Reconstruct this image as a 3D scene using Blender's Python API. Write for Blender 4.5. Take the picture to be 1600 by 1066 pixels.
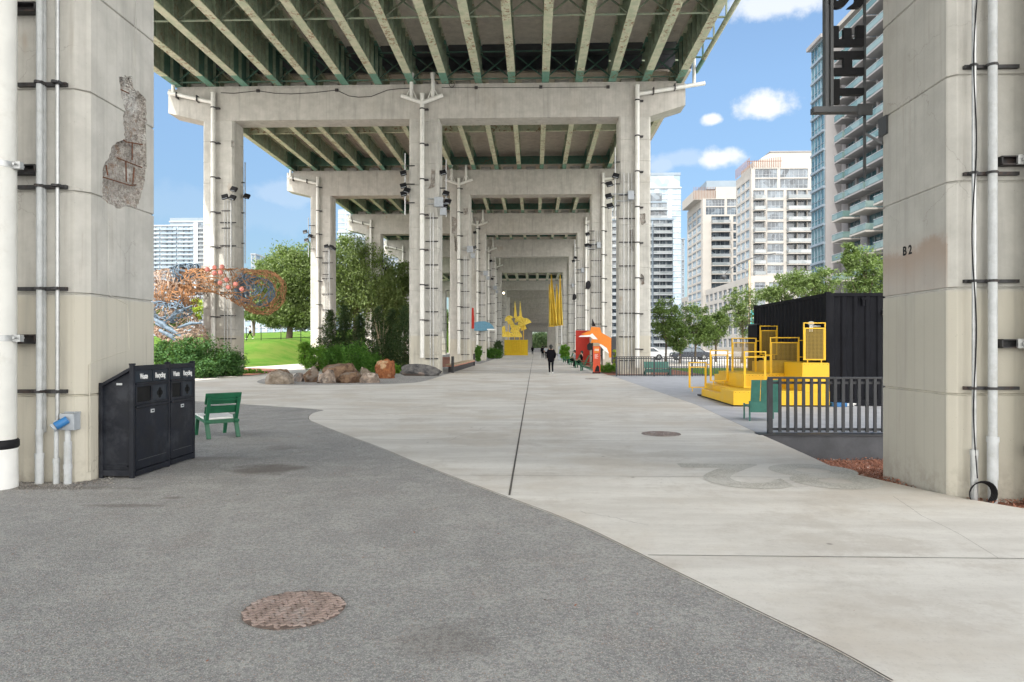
import bpy, bmesh, math, random
import numpy as np
from mathutils import Vector, Matrix, noise
R = math.radians
random.seed(7); rng = np.random.default_rng(7)
for o in list(bpy.data.objects): bpy.data.objects.remove(o)
SC = bpy.context.scene
# ------------------------------------------------ camera
CH = 1.62; F = 1067.0; TH = math.atan(34/F); CT, ST = math.cos(TH), math.sin(TH)
cd = bpy.data.cameras.new('camera'); cam = bpy.data.objects.new('camera', cd)
SC.collection.objects.link(cam); SC.camera = cam
cd.sensor_width = 36; cd.lens = F/1600*36; cd.shift_y = 8/1600; cd.clip_end = 6000; cd.clip_start = .05
cam.location = (0, 0, CH); cam.rotation_euler = (R(90), 0, TH)
# ------------------------------------------------ light
SUN_EL, SUN_AZ = 54, 207     # azimuth measured clockwise from +Y
SC.view_settings.view_transform = 'Standard'; SC.view_settings.look = 'None'
SC.view_settings.exposure = 1.55; SC.view_settings.gamma = 1
sd = bpy.data.lights.new('sun', 'SUN'); sd.energy = 2.2; sd.angle = R(.5); sd.color = (1, .95, .87)
sun = bpy.data.objects.new('sun', sd); SC.collection.objects.link(sun)
sdir = Vector((math.sin(R(SUN_AZ))*math.cos(R(SUN_EL)), math.cos(R(SUN_AZ))*math.cos(R(SUN_EL)), math.sin(R(SUN_EL))))
sun.rotation_euler = sdir.to_track_quat('Z', 'Y').to_euler(); sun.location = (0, 0, 60)

def ray(px, py): return Vector((-ST + CT*(px-800)/F, CT + ST*(px-800)/F, (541-py)/F))
def G(px, py, z=0.0):                      # pixel -> point on the level z
    d = ray(px, py); t = (z-CH)/d.z; return Vector((d.x*t, d.y*t, z))
def P(px, py, Y):                          # pixel -> point at depth Y
    d = ray(px, py); t = Y/d.y; return Vector((d.x*t, Y, CH+d.z*t))
def XX(px, Y): return P(px, 541, Y).x
def ZZ(py, Y, px=834): return P(px, py, Y).z

W = bpy.data.worlds.new("World"); SC.world = W; W.use_nodes = True
nt = W.node_tree; N = nt.nodes; Lk = nt.links; N.clear()
def wn(t, **k):
    n = N.new(t)
    for a, b in k.items(): setattr(n, a, b)
    return n
def wmath(op, a, b=None, clamp=False):
    n = wn('ShaderNodeMath', operation=op, use_clamp=clamp)
    for i, v in enumerate((a, b)):
        if v is None: continue
        if isinstance(v, (int, float)): n.inputs[i].default_value = v
        else: Lk.new(v, n.inputs[i])
    return n.outputs[0]
sky = wn('ShaderNodeTexSky', sky_type='NISHITA', sun_disc=False, sun_elevation=R(SUN_EL), sun_rotation=R(SUN_AZ), altitude=100, air_density=1.0, dust_density=.6, ozone_density=2.5)
tc = wn('ShaderNodeTexCoord'); dirv = tc.outputs['Generated']
def wnoise(scale, det=6, rough=.6, vec=None):
    n = wn('ShaderNodeTexNoise'); n.inputs['Scale'].default_value = scale; n.inputs['Detail'].default_value = det; n.inputs['Roughness'].default_value = rough
    Lk.new(vec or dirv, n.inputs['Vector']); return n
def wrange(v, a, b, c=0, d=1):
    n = wn('ShaderNodeMapRange', interpolation_type='SMOOTHSTEP')
    Lk.new(v, n.inputs[0])
    for i, q in enumerate((a, b, c, d)): n.inputs[i+1].default_value = q
    return n.outputs[0]
nz = wnoise(13, 7, .62); nzf = nz.outputs['Fac']
total = None
def addmask(m):
    global total
    total = m if total is None else wmath('MAXIMUM', total, m)
for (px, py, rx, ry, amp) in ((1188, 166, 42, 20, 1), (1112, 186, 15, 9, .95), (1122, 248, 37, 18, .95), (1230, -6, 95, 22, .8), (1030, 258, 32, 16, .35), (455, 305, 50, 20, .22), (1060, 250, 90, 14, .28), (360, 330, 160, 30, .08)):
    c = ray(px, py).normalized()
    s = wn('ShaderNodeVectorMath', operation='SUBTRACT'); Lk.new(dirv, s.inputs[0]); s.inputs[1].default_value = c
    m = wn('ShaderNodeVectorMath', operation='MULTIPLY'); Lk.new(s.outputs[0], m.inputs[0]); m.inputs[1].default_value = (F/rx, F/rx, F/ry)
    l = wn('ShaderNodeVectorMath', operation='LENGTH'); Lk.new(m.outputs[0], l.inputs[0])
    v = wmath('ADD', l.outputs['Value'], wmath('MULTIPLY', wmath('SUBTRACT', nzf, .5), 2.6))
    addmask(wmath('MULTIPLY', wrange(v, .55, 1.15, 1, 0), amp))
# unseen bright cloud, added behind the viewer to light the space under the deck
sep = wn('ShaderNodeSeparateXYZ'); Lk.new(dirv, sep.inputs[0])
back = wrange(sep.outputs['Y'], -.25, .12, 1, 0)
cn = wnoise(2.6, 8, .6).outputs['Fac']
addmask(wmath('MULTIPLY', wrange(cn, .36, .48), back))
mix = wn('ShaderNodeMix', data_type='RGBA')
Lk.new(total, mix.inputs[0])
hz = wn('ShaderNodeMix', data_type='RGBA', blend_type='MULTIPLY'); hz.inputs[0].default_value = 1; Lk.new(sky.outputs[0], hz.inputs[6])
hr = wn('ShaderNodeValToRGB'); Lk.new(sep.outputs['Z'], hr.inputs[0]); Lk.new(hr.outputs[0], hz.inputs[7])
for i, (p_, c_) in enumerate(((0, (.30, .33, .34)), (.12, (.40, .46, .48)), (.35, (.66, .76, .76)), (.6, (.8, .9, .9)))):
    e_ = hr.color_ramp.elements[i] if i < 2 else hr.color_ramp.elements.new(p_)
    e_.position = p_; e_.color = (*c_, 1)
hs = wn('ShaderNodeHueSaturation'); hs.inputs['Saturation'].default_value = .92; Lk.new(hz.outputs[2], hs.inputs['Color'])
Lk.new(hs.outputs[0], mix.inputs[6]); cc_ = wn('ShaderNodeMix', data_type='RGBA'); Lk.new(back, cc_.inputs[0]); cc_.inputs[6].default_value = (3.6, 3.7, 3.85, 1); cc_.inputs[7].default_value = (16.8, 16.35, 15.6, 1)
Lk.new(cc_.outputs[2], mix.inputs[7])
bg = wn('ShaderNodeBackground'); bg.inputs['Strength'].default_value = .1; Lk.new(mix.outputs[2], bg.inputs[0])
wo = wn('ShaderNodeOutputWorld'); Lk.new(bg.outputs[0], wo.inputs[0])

# ------------------------------------------------ materials
MATS = {}
class NB:
    def __init__(s, name):
        s.m = bpy.data.materials.new(name); s.m.use_nodes = True; s.t = s.m.node_tree; s.N = s.t.nodes; s.L = s.t.links
        s.b = s.N['Principled BSDF']; s.geo = s.N.new('ShaderNodeNewGeometry'); s.pos = s.geo.outputs['Position']
    def n(s, t, **k):
        x = s.N.new(t)
        for a, b in k.items(): setattr(x, a, b)
        return x
    def put(s, v, sock):
        if isinstance(v, (int, float)): sock.default_value = v
        elif isinstance(v, tuple): sock.default_value = (*v, 1) if len(v) == 3 and sock.type == 'RGBA' else v
        else: s.L.new(v, sock)
    def scale(s, v, sc):
        x = s.n('ShaderNodeVectorMath', operation='MULTIPLY'); s.put(v, x.inputs[0]); x.inputs[1].default_value = sc; return x.outputs[0]
    def noise(s, sc, det=4, rough=.55, vec=None, out='Fac'):
        x = s.n('ShaderNodeTexNoise'); s.L.new(vec or s.pos, x.inputs['Vector'])
        x.inputs['Scale'].default_value = sc; x.inputs['Detail'].default_value = det; x.inputs['Roughness'].default_value = rough; return x.outputs[out]
    def voro(s, sc, vec=None, out='Distance', feature='F1'):
        x = s.n('ShaderNodeTexVoronoi', feature=feature); s.L.new(vec or s.pos, x.inputs['Vector']); x.inputs['Scale'].default_value = sc; return x.outputs[out]
    def rng(s, v, a, b, c=0., d=1., smooth=True):
        x = s.n('ShaderNodeMapRange', interpolation_type='SMOOTHSTEP' if smooth else 'LINEAR'); s.put(v, x.inputs[0])
        for i, q in enumerate((a, b, c, d)): x.inputs[i+1].default_value = q
        return x.outputs[0]
    def math(s, op, a, b=0.):
        x = s.n('ShaderNodeMath', operation=op); s.put(a, x.inputs[0]); s.put(b, x.inputs[1]); return x.outputs[0]
    def mix(s, f, a, b, mode='MIX'):
        x = s.n('ShaderNodeMix', data_type='RGBA', blend_type=mode); s.put(f, x.inputs[0]); s.put(a, x.inputs[6]); s.put(b, x.inputs[7]); return x.outputs[2]
    def sepz(s, i=2, v=None):
        x = s.n('ShaderNodeSeparateXYZ'); s.put(v or s.pos, x.inputs[0]); return x.outputs[i]
    def bump(s, h, st=.3, dist=.01):
        x = s.n('ShaderNodeBump'); s.put(h, x.inputs['Height']); x.inputs['Strength'].default_value = st; x.inputs['Distance'].default_value = dist; s.L.new(x.outputs[0], s.b.inputs['Normal'])
    def done(s, col, rough=.8, metal=0., spec=.4):
        s.put(col, s.b.inputs['Base Color']); s.put(rough, s.b.inputs['Roughness']); s.put(metal, s.b.inputs['Metallic'])
        s.b.inputs['Specular IOR Level'].default_value = spec; return s.m

def mk_concrete(name, up, low=None, zlow=2.25, streak=.5, brd=True, spec=.25, stains=True):
    m = NB(name)
    big = m.noise(.35, 5); mid = m.noise(2.2, 6, .65); fine = m.noise(38, 4, .6); st = m.noise(1, 5, .6, m.scale(m.pos, (3.2, 3.2, .28)))
    col = m.mix(m.rng(mid, .3, .75), tuple(c*.86 for c in up), tuple(min(1, c*1.08) for c in up))
    if low: 
        edge = m.math('ADD', m.sepz(), m.math('MULTIPLY', m.math('SUBTRACT', m.noise(1.3), .5), .05))
        col = m.mix(m.rng(edge, zlow-.02, zlow+.02, 1, 0, False), col, m.mix(m.rng(big, .35, .65), low, tuple(c*.93 for c in low)))
    col = m.mix(m.math('MULTIPLY', m.rng(st, .50, .72), streak), col, tuple(c*.55 for c in up))
    col = m.mix(m.math('MULTIPLY', m.rng(big, .55, .75), .35), col, (up[0]*.72, up[1]*.66, up[2]*.58))
    if stains:
        rs = m.noise(1, 4, .6, m.scale(m.pos, (1.1, 1.1, .5)))
        col = m.mix(m.math('MULTIPLY', m.rng(rs, .66, .74), .4), col, (.30, .20, .12))
    if name == 'pier_concrete':
        xq, yq, zq = m.sepz(0), m.sepz(1), m.sepz(2)
        fc = m.math('MULTIPLY', m.rng(xq, 4.485, 4.495, 1, 0, False), m.math('MULTIPLY', m.rng(xq, 4.3, 4.4, 0, 1, False), m.rng(yq, 9.4, 9.6, 1, 0, False)))
        col = m.mix(m.math('MULTIPLY', fc, .30), col, (.28, .27, .24))
        wob = m.math('ADD', zq, m.math('MULTIPLY', m.math('SUBTRACT', m.noise(2.2, 6, .7), .5), .5))
        bandm = m.math('MULTIPLY', m.rng(wob, 2.28, 2.75), m.rng(wob, 2.72, 2.86, 1, 0)); col = m.mix(m.math('MULTIPLY', m.math('MULTIPLY', bandm, fc), .7), col, (.30, .22, .16))
        col = m.mix(m.math('MULTIPLY', m.math('MULTIPLY', m.rng(zq, 2.22, 2.24, 0, 1, False), m.rng(zq, 2.7, 3.0, 1, 0)), m.math('MULTIPLY', fc, .35)), col, (.36, .29, .25))
        dm = m.math('MULTIPLY', m.rng(zq, .0, .5, 1, 0), m.rng(m.noise(4, 6, .7), .42, .6)); col = m.mix(m.math('MULTIPLY', dm, .45), col, (.25, .22, .18))
        ck = m.n('ShaderNodeTexVoronoi', feature='DISTANCE_TO_EDGE'); m.put(m.pos, ck.inputs['Vector']); ck.inputs['Scale'].default_value = .9
        dv = m.n('ShaderNodeVectorMath', operation='ADD'); m.put(m.pos, dv.inputs[0]); m.put(m.scale(m.noise(3, 5, .6, None, 'Color'), (.35, .35, .35)), dv.inputs[1]); m.put(dv.outputs[0], ck.inputs['Vector'])
        col = m.mix(m.math('MULTIPLY', m.math('MULTIPLY', m.rng(ck.outputs[0], .0015, .005, 1, 0), m.rng(m.noise(.8), .53, .6)), .32), col, (.16, .14, .12))
    nst = m.noise(1, 4, .6, m.scale(m.pos, (13, 13, .55))); col = m.mix(m.math('MULTIPLY', m.rng(nst, .58, .72), m.rng(m.noise(.8), .45, .6, 0, .4)), col, (.27, .24, .20))
    pits = m.voro(26, out='Distance'); pm = m.rng(pits, .05, .13, 1, 0); gate = m.rng(m.noise(6), .55, .62)
    pitf = m.math('MULTIPLY', pm, gate)
    col = m.mix(m.math('MULTIPLY', pitf, .6), col, (.13, .12, .10))
    if brd:
        w = m.n('ShaderNodeTexWave', wave_type='BANDS', bands_direction='DIAGONAL'); m.put(m.scale(m.pos, (1, 1, 0)), w.inputs['Vector']); w.inputs['Scale'].default_value = 3.2; w.inputs['Distortion'].default_value = .4
        col = m.mix(m.math('MULTIPLY', m.rng(w.outputs['Fac'], .9, 1.), .10), col, (.2, .19, .17))
    m.bump(m.math('SUBTRACT', m.math('ADD', fine, m.math('MULTIPLY', mid, .8)), pitf), .35, .006)
    MATS[name] = m.done(col, .88, 0, spec)
def mk_plain(name, col, rough=.6, metal=0., var=.12, vscale=6., bump=0., spec=.4, dirt=None, emit=None):
    m = NB(name); n = m.noise(vscale, 5, .6)
    c = m.mix(m.rng(n, .3, .7), tuple(x*(1-var) for x in col), tuple(min(1, x*(1+var)) for x in col))
    if dirt: c = m.mix(m.math('MULTIPLY', m.rng(m.noise(vscale*.6, 6, .7), .5, .68), dirt[1]), c, dirt[0])
    if bump: m.bump(m.noise(vscale*6, 4), bump, .01)
    MATS[name] = m.done(c, m.rng(n, .3, .7, max(0, rough-.08), min(1, rough+.08)), metal, spec)
    if emit: m.b.inputs['Emission Color'].default_value = (*col, 1); m.b.inputs['Emission Strength'].default_value = emit
mk_concrete('pier_concrete', (.485, .475, .44), (.50, .475, .405), 2.22, .5)
mk_concrete('cap_concrete', (.47, .455, .42), None, 0, .42)
mk_concrete('shaded_concrete', (.235, .225, .20), None, 0, .5)  # far columns: shade of the deep corridor put into the colour
mk_concrete('shaded_cap_concrete', (.33, .32, .285), None, 0, .5)  # far cap beams, with the same shade painted in
mk_concrete('soffit_concrete', (.66, .60, .53), None, 0, .3, brd=False)
mk_concrete('wall_concrete', (.55, .53, .48), None, 0, .2)
m = NB('spall'); n = m.noise(16, 7, .8); n2 = m.noise(3.2, 4, .6); v = m.voro(42)
c = m.mix(m.rng(n, .32, .68), (.27, .24, .21), (.60, .57, .53)); c = m.mix(m.rng(n2, .54, .62, 0, .8), c, (.66, .65, .62)); c = m.mix(m.rng(m.noise(5, 5, .7), .56, .64, 0, .55), c, (.27, .15, .08)); c = m.mix(m.rng(v, .5, .2, 0, .4), c, (.18, .16, .14)); m.bump(m.math('ADD', n, v), 1.0, .03); MATS['spall'] = m.done(c, .95, 0, .1)
mk_plain('rebar', (.15, .065, .035), .9, .1, .4, 30, .5)
mk_plain('pvc', (.68, .68, .645), .45, 0, .05, 3, 0, .4, ((.45, .43, .38), .35))
mk_plain('conduit', (.42, .43, .43), .42, .7, .15, 9, 0, .5)
mk_plain('conduit_pvc', (.45, .47, .48), .6, 0, .1, 9, 0, .4, ((.30, .29, .26), .3))
mk_plain('strut', (.05, .05, .052), .6, .3, .4, 12, 0, .3, ((.13, .07, .045), .35))
mk_plain('black_metal', (.012, .012, .014), .6, 0, .3, 8, 0, .2)
mk_plain('dark_frame', (.085, .088, .092), .45, .4, .15, 8)
mk_plain('rail_grey', (.042, .045, .05), .5, .1, .12, 5)
mk_plain('retaining', (.085, .09, .10), .85, 0, .22, 2.4, .3)
mk_plain('bin_black', (.010, .012, .018), .5, 0, .2, 4, .1, .25, ((.042, .046, .056), .6))
mk_plain('bin_panel', (.011, .018, .028), .45, 0, .2, 4, .1, .3, ((.045, .05, .06), .5))
mk_plain('hole_black', (.004, .004, .004), .9)
mk_plain('white_paint', (.78, .78, .76), .5, 0, .04, 5)
mk_plain('chair_green', (.014, .115, .055), .42, 0, .15, 6, 0, .45)
mk_plain('bench_green', (.045, .16, .125), .5, 0, .15, 6)
mk_plain('blue_plastic', (.03, .15, .36), .4)
mk_plain('box_grey', (.33, .36, .39), .5, 0, .1)
mk_plain('yellow', (.74, .44, .012), .42, 0, .05, 2.5, 0, .45, ((.62, .36, .02), .25))
mk_plain('yellow_tread', (.74, .47, .03), .65, 0, .08, 3, .1, .3, ((.40, .28, .10), .6)); mk_plain('yellow_dark', (.62, .39, .01), .5, 0, .1, 2)
mk_plain('yellow_cloth', (.80, .60, .10), .8, 0, .10, .8)
mk_plain('orange', (.70, .21, .02), .5, 0, .05)
mk_plain('red', (.55, .04, .025), .55, 0, .06)
mk_plain('totem_red', (.62, .08, .03), .5, 0, .1, 3)
mk_plain('fish_blue', (.10, .24, .34), .6)
mk_plain('wood', (.42, .33, .22), .8, 0, .25, 4)
mk_plain('rust_iron', (.25, .205, .19), .88, 0, .30, 14, .4, .2, ((.36, .355, .345), .9))
mk_plain('rust_worn', (.34, .265, .235), .8, .1, .25, 10, 0, .3, ((.36, .355, .345), .5)); mk_plain('rust_dark', (.15, .115, .10), .9, 0, .3, 14, .3, .2, ((.33, .32, .31), .5)); mk_plain('coat', (.007, .007, .009), .95, 0, .1, 5, 0, .05)
mk_plain('skin', (.50, .30, .21), .6)
mk_plain('hair', (.02, .022, .02), .7)
mk_plain('shoe', (.55, .55, .53), .6)
mk_plain('trunk', (.11, .085, .06), .95, 0, .35, 8, .6)
mk_plain('rattan', (.33, .17, .08), .75, 0, .45, 5)
mk_plain('pale_rattan', (.42, .31, .24), .75, 0, .4, 5)
mk_plain('blue_weave', (.12, .17, .225), .6, 0, .45, 5)
mk_plain('pink_ball', (.62, .22, .18), .5, 0, .35, 5)
mk_plain('tyre', (.02, .02, .02), .8)
mk_plain('car_dark', (.03, .035, .045), .25, .3)
mk_plain('car_white', (.75, .76, .78), .25)
mk_plain('lamp_glass', (1, .85, .55), .3, emit=6)
mk_plain('kerb', (.52, .49, .42), .85, 0, .12, 4, .3)
mk_plain('kerb_red', (.50, .24, .17), .85, 0, .2, 4, .3)
mk_plain('joint', (.10, .09, .08), .95, 0, .3, 9)
mk_plain('teal_sign', (.03, .27, .30), .5)
# buildings
mk_plain('cream_wall', (.30, .287, .268), .85, 0, .04, .3)
mk_plain('grey_wall', (.21, .205, .21), .8, 0, .05, .3)
mk_plain('white_wall', (.30, .325, .35), .7, 0, .05, .2)
mk_plain('slate_wall', (.16, .20, .24), .6, 0, .08, .2)
mk_plain('copper', (.19, .105, .075), .7, 0, .15, .8)
def mk_glass(name, a, b, sc=.4, rough=.12):
    m = NB(name); v = m.voro(sc, out='Color'); g = m.n('ShaderNodeSeparateColor'); m.L.new(v, g.inputs[0])
    MATS[name] = m.done(m.mix(g.outputs[0], a, b), rough, .0, .8)
mk_glass('glass_dark', (.012, .02, .03), (.12, .15, .18), .55)
mk_glass('glass_teal', (.02, .065, .085), (.09, .17, .19), .35)
mk_glass('glass_pale', (.13, .19, .25), (.27, .35, .41), .25, .25)
mk_glass('glass_rail', (.075, .13, .125), (.16, .215, .21), .3, .2)
mk_glass('balcony_pale', (.12, .14, .15), (.22, .24, .25), .3, .3)
# girders
def mk_girder(name, flange):
    m = NB(name); n1 = m.noise(2.4, 6, .7); n2 = m.noise(9, 5, .7)
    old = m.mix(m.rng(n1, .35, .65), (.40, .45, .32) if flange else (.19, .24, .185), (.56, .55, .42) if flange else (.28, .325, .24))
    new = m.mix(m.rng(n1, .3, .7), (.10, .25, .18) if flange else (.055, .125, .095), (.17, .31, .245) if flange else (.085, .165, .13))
    md = m.math('MODULO', m.math('ADD', m.math('SUBTRACT', m.sepz(1), 39.2), 191.6+1.5), 19.16)
    f = m.rng(m.math('ADD', md, m.math('MULTIPLY', m.math('SUBTRACT', n2, .5), .3)), 2.6, 2.75, 1, 0, False)
    c = m.mix(f, old, new)
    rust = m.math('MULTIPLY', m.rng(m.noise(6, 6, .75), .52, .57), m.rng(m.noise(.7, 4), .47, .56))
    c = m.mix(m.math('MULTIPLY', rust, .85 if flange else .5), c, (.20, .085, .04))
    m.bump(n2, .25, .01); MATS[name] = m.done(c, .65, 0, .35)
mk_plain('girder_stiff', (.32, .39, .29), .65, 0, .2, 3, 0, .35, ((.22, .12, .06), .3)); mk_girder('girder_flange', True); mk_girder('girder_web', False)
# black container
def mk_cont(name, col, d):
    m = NB(name); n = m.noise(3, 6, .7); s = m.noise(1, 5, .7, m.scale(m.pos, (6, 6, .5)))
    c = m.mix(m.rng(n, .35, .7), col, tuple(x*(1.5 if 'black' in name else 1.08) for x in col)); c = m.mix(m.math('MULTIPLY', m.rng(s, .55, .7), .5), c, d)
    MATS[name] = m.done(c, .6, 0, .10 if 'black' in name else .3)
mk_cont('container_black', (.006, .0065, .009), (.018, .018, .021)); mk_cont('container_yellow', (.55, .38, .015), (.50, .32, .02))
# asphalt
m = NB('asphalt'); big = m.noise(.55, 6, .62); mid = m.noise(5, 5, .7); sp = m.noise(170, 3, .75); v = m.voro(150, out='Color'); vs = m.n('ShaderNodeSeparateColor'); m.L.new(v, vs.inputs[0])
c = m.mix(m.rng(big, .32, .68), (.29, .29, .288), (.42, .415, .40)); c = m.mix(m.rng(m.noise(2.1, 7, .8), .45, .60, 0, .7), c, (.50, .495, .475)); c = m.mix(m.rng(mid, .45, .7, 0, .5), c, (.25, .248, .245)); c = m.mix(m.rng(m.noise(1.5, 4), .56, .68, 0, .3), c, (.33, .28, .25))
c = m.mix(m.rng(m.noise(26, 4, .75), .47, .56, 0, .6), c, (.19, .19, .195)); c = m.mix(m.rng(m.noise(48, 3, .7), .54, .60, 0, .5), c, (.55, .54, .52)); c = m.mix(m.rng(m.noise(.9, 7, .8), .52, .62, 0, .30), c, (.22, .205, .195)); c = m.mix(m.rng(sp, .42, .60, 0, .55), c, (.15, .15, .15)); c = m.mix(m.math('MULTIPLY', m.rng(vs.outputs[0], .80, .86), .7), c, (.50, .49, .46))
c = m.mix(m.math('MULTIPLY', m.rng(vs.outputs[1], .955, .965), .5), c, (.40, .24, .17))
for (px, py, rx, ry, am) in ((420, 733, .55, .42, .65), (300, 716, 1.0, .18, .35), (440, 700, .35, .3, .3), (195, 790, .5, .09, .45), (700, 1000, .3, .3, .3), (270, 778, .12, .08, .5), (60, 762, 1.3, .12, .5)):
    g = G(px, py); s = m.n('ShaderNodeVectorMath', operation='SUBTRACT'); m.L.new(m.pos, s.inputs[0]); s.inputs[1].default_value = g
    l = m.n('ShaderNodeVectorMath', operation='LENGTH'); m.L.new(m.scale(s.outputs[0], (1/rx, 1/ry, 0)), l.inputs[0])
    q = m.math('ADD', l.outputs['Value'], m.math('MULTIPLY', m.math('SUBTRACT', m.noise(3.5, 6, .7), .5), 1.8))
    c = m.mix(m.math('MULTIPLY', m.rng(q, .4, 1.15, 1, 0), am), c, (.12, .10, .088))
m.bump(m.math('ADD', sp, m.math('MULTIPLY', m.voro(95), 1.2)), .7, .006); MATS['asphalt'] = m.done(c, .9, 0, .2)
# path concrete
m = NB('path_concrete'); big = m.noise(.30, 6, .65); st = m.noise(1, 6, .65, m.scale(m.pos, (.38, 1.7, 1))); fine = m.noise(60, 3); st2 = m.noise(1, 6, .7, m.scale(m.pos, (1.2, 9, 1)))
c = m.mix(m.rng(st, .32, .70), (.57, .545, .505), (.71, .69, .645)); c = m.mix(m.rng(big, .45, .62, 0, .65), c, (.53, .475, .405)); c = m.mix(m.rng(m.noise(.55, 7, .75), .5, .62, 0, .5), c, (.47, .43, .38))
c = m.mix(m.math('MULTIPLY', m.rng(st2, .55, .75), .22), c, (.40, .38, .35)); c = m.mix(m.math('MULTIPLY', m.rng(m.noise(7, 6, .8), .5, .66), .22), c, (.42, .39, .35))
dk_ = m.n('ShaderNodeTexVoronoi'); m.put(m.pos, dk_.inputs['Vector']); dk_.inputs['Scale'].default_value = 3.3; c = m.mix(m.math('MULTIPLY', m.rng(dk_.outputs['Distance'], .02, .05, 1, 0), m.rng(m.noise(.7), .5, .55, 0, .45)), c, (.16, .15, .14)); c = m.mix(m.rng(fine, .55, .75, 0, .2), c, (.25, .24, .22))
sp2 = m.voro(1.1, out='Distance'); c = m.mix(m.math('MULTIPLY', m.rng(sp2, .015, .04, 1, 0), .6), c, (.12, .11, .10))
c = m.mix(m.math('MULTIPLY', m.rng(m.noise(.9, 7, .75), .60, .72), .3), c, (.30, .26, .22))
m.bump(m.math('ADD', fine, st2), .15, .004); MATS['path_concrete'] = m.done(c, .75, 0, .3)
m = NB('aggregate'); v = m.voro(70, out='Color'); vs = m.n('ShaderNodeSeparateColor'); m.L.new(v, vs.inputs[0])
c = m.mix(vs.outputs[0], (.33, .315, .28), (.58, .56, .51)); c = m.mix(m.rng(m.noise(1.6, 5, .7), .42, .6, 0, .45), c, (.60, .585, .55)); m.bump(m.voro(70), .6, .004); MATS['aggregate'] = m.done(c, .85, 0, .2)
# deck boards
m = NB('deck_board'); w = m.math('FRACT', m.math('MULTIPLY', m.sepz(1), 1/.145)); ln = m.rng(w, .0, .07, 1, 0, False); n = m.noise(2, 5)
c = m.mix(m.rng(n, .3, .7), (.40, .405, .43), (.48, .485, .51)); c = m.mix(m.math('MULTIPLY', ln, .6), c, (.18, .18, .19)); m.bump(m.math('SUBTRACT', 1, ln), .3, .005); MATS['deck_board'] = m.done(c, .7)
# grass / leaves
m = NB('lawn'); n = m.noise(.25, 5); n2 = m.noise(14, 4, .7); c = m.mix(m.rng(n, .3, .7), (.065, .15, .018), (.11, .21, .03)); c = m.mix(m.rng(n2, .4, .7, 0, .5), c, (.06, .15, .015)); c = m.mix(m.rng(m.noise(.35, 6, .75), .45, .62, 0, .6), c, (.16, .20, .045)); m.bump(n2, .8, .05); MATS['lawn'] = m.done(c, .95, 0, .1)
def mk_leaf(name, a, b, c3=None, tr=.35):
    m = NB(name); ri = m.geo.outputs['Random Per Island']; n = m.noise(.8, 3)
    c = m.mix(ri, a, b); c = m.mix(m.rng(n, .35, .65, 0, .5), c, tuple(x*.6 for x in a))
    if c3: c = m.mix(m.rng(ri, .93, .95), c, c3)
    m.done(c, .6, 0, .25)
    tn = m.n('ShaderNodeBsdfTranslucent'); m.put(m.mix(.5, c, (.25, .4, .03)), tn.inputs[0]); ms = m.n('ShaderNodeMixShader'); ms.inputs[0].default_value = tr
    m.L.new(m.b.outputs[0], ms.inputs[1]); m.L.new(tn.outputs[0], ms.inputs[2]); m.L.new(ms.outputs[0], m.N['Material Output'].inputs[0]); MATS[name] = m.m
mk_leaf('leaf_willow', (.12, .17, .06), (.23, .29, .12)); mk_leaf('leaf_street', (.065, .115, .03), (.15, .21, .07)); mk_leaf('leaf_locust', (.10, .155, .05), (.21, .27, .11))
mk_leaf('leaf_shrub', (.06, .17, .03), (.15, .32, .06)); mk_leaf('leaf_dark', (.03, .062, .026), (.075, .115, .045), (.19, .20, .09), .15); mk_leaf('leaf_bright', (.10, .26, .03), (.22, .42, .06))
mk_leaf('leaf_lime', (.35, .45, .05), (.5, .6, .1)); mk_leaf('leaf_bush', (.035, .10, .03), (.10, .21, .065), None, .2)
mk_plain('mulch', (.26, .115, .075), .95, 0, .35, 30, .8)
m = NB('mulch_chip'); ri = m.geo.outputs['Random Per Island']; c = m.mix(ri, (.17, .07, .045), (.50, .25, .17)); c = m.mix(m.rng(ri, .93, .95), c, (.55, .42, .36)); MATS['mulch_chip'] = m.done(c, .9, 0, .2)
def mk_rock(name, a, b, spot):
    m = NB(name); n = m.noise(3, 7, .7); n2 = m.noise(1.4, 4); c = m.mix(m.rng(n, .3, .7), a, b); c = m.mix(m.rng(n2, .52, .60, 0, .8), c, spot); m.bump(n, .8, .06); MATS[name] = m.done(c, .9, 0, .2)
mk_rock('rock_tan', (.15, .12, .09), (.32, .275, .225), (.26, .23, .20)); mk_rock('rock_brown', (.085, .05, .035), (.23, .155, .10), (.19, .165, .14)); mk_rock('rock_grey', (.045, .045, .05), (.15, .145, .14), (.25, .20, .17)); mk_rock('rock_rust', (.13, .042, .02), (.34, .14, .06), (.42, .30, .18)); mk_rock('rock_mixed', (.05, .045, .045), (.38, .30, .24), (.48, .42, .36))
m = NB('wire_mesh'); 
a = m.math('FRACT', m.math('MULTIPLY', m.sepz(0), 28.)); b = m.math('FRACT', m.math('MULTIPLY', m.sepz(2), 28.)); k = m.math('MAXIMUM', m.rng(a, .28, .30, 1, 0, False), m.rng(b, .28, .30, 1, 0, False))
m.put(k, m.b.inputs['Alpha']); MATS['wire_mesh'] = m.done((.30, .20, .03), .5)
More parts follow.
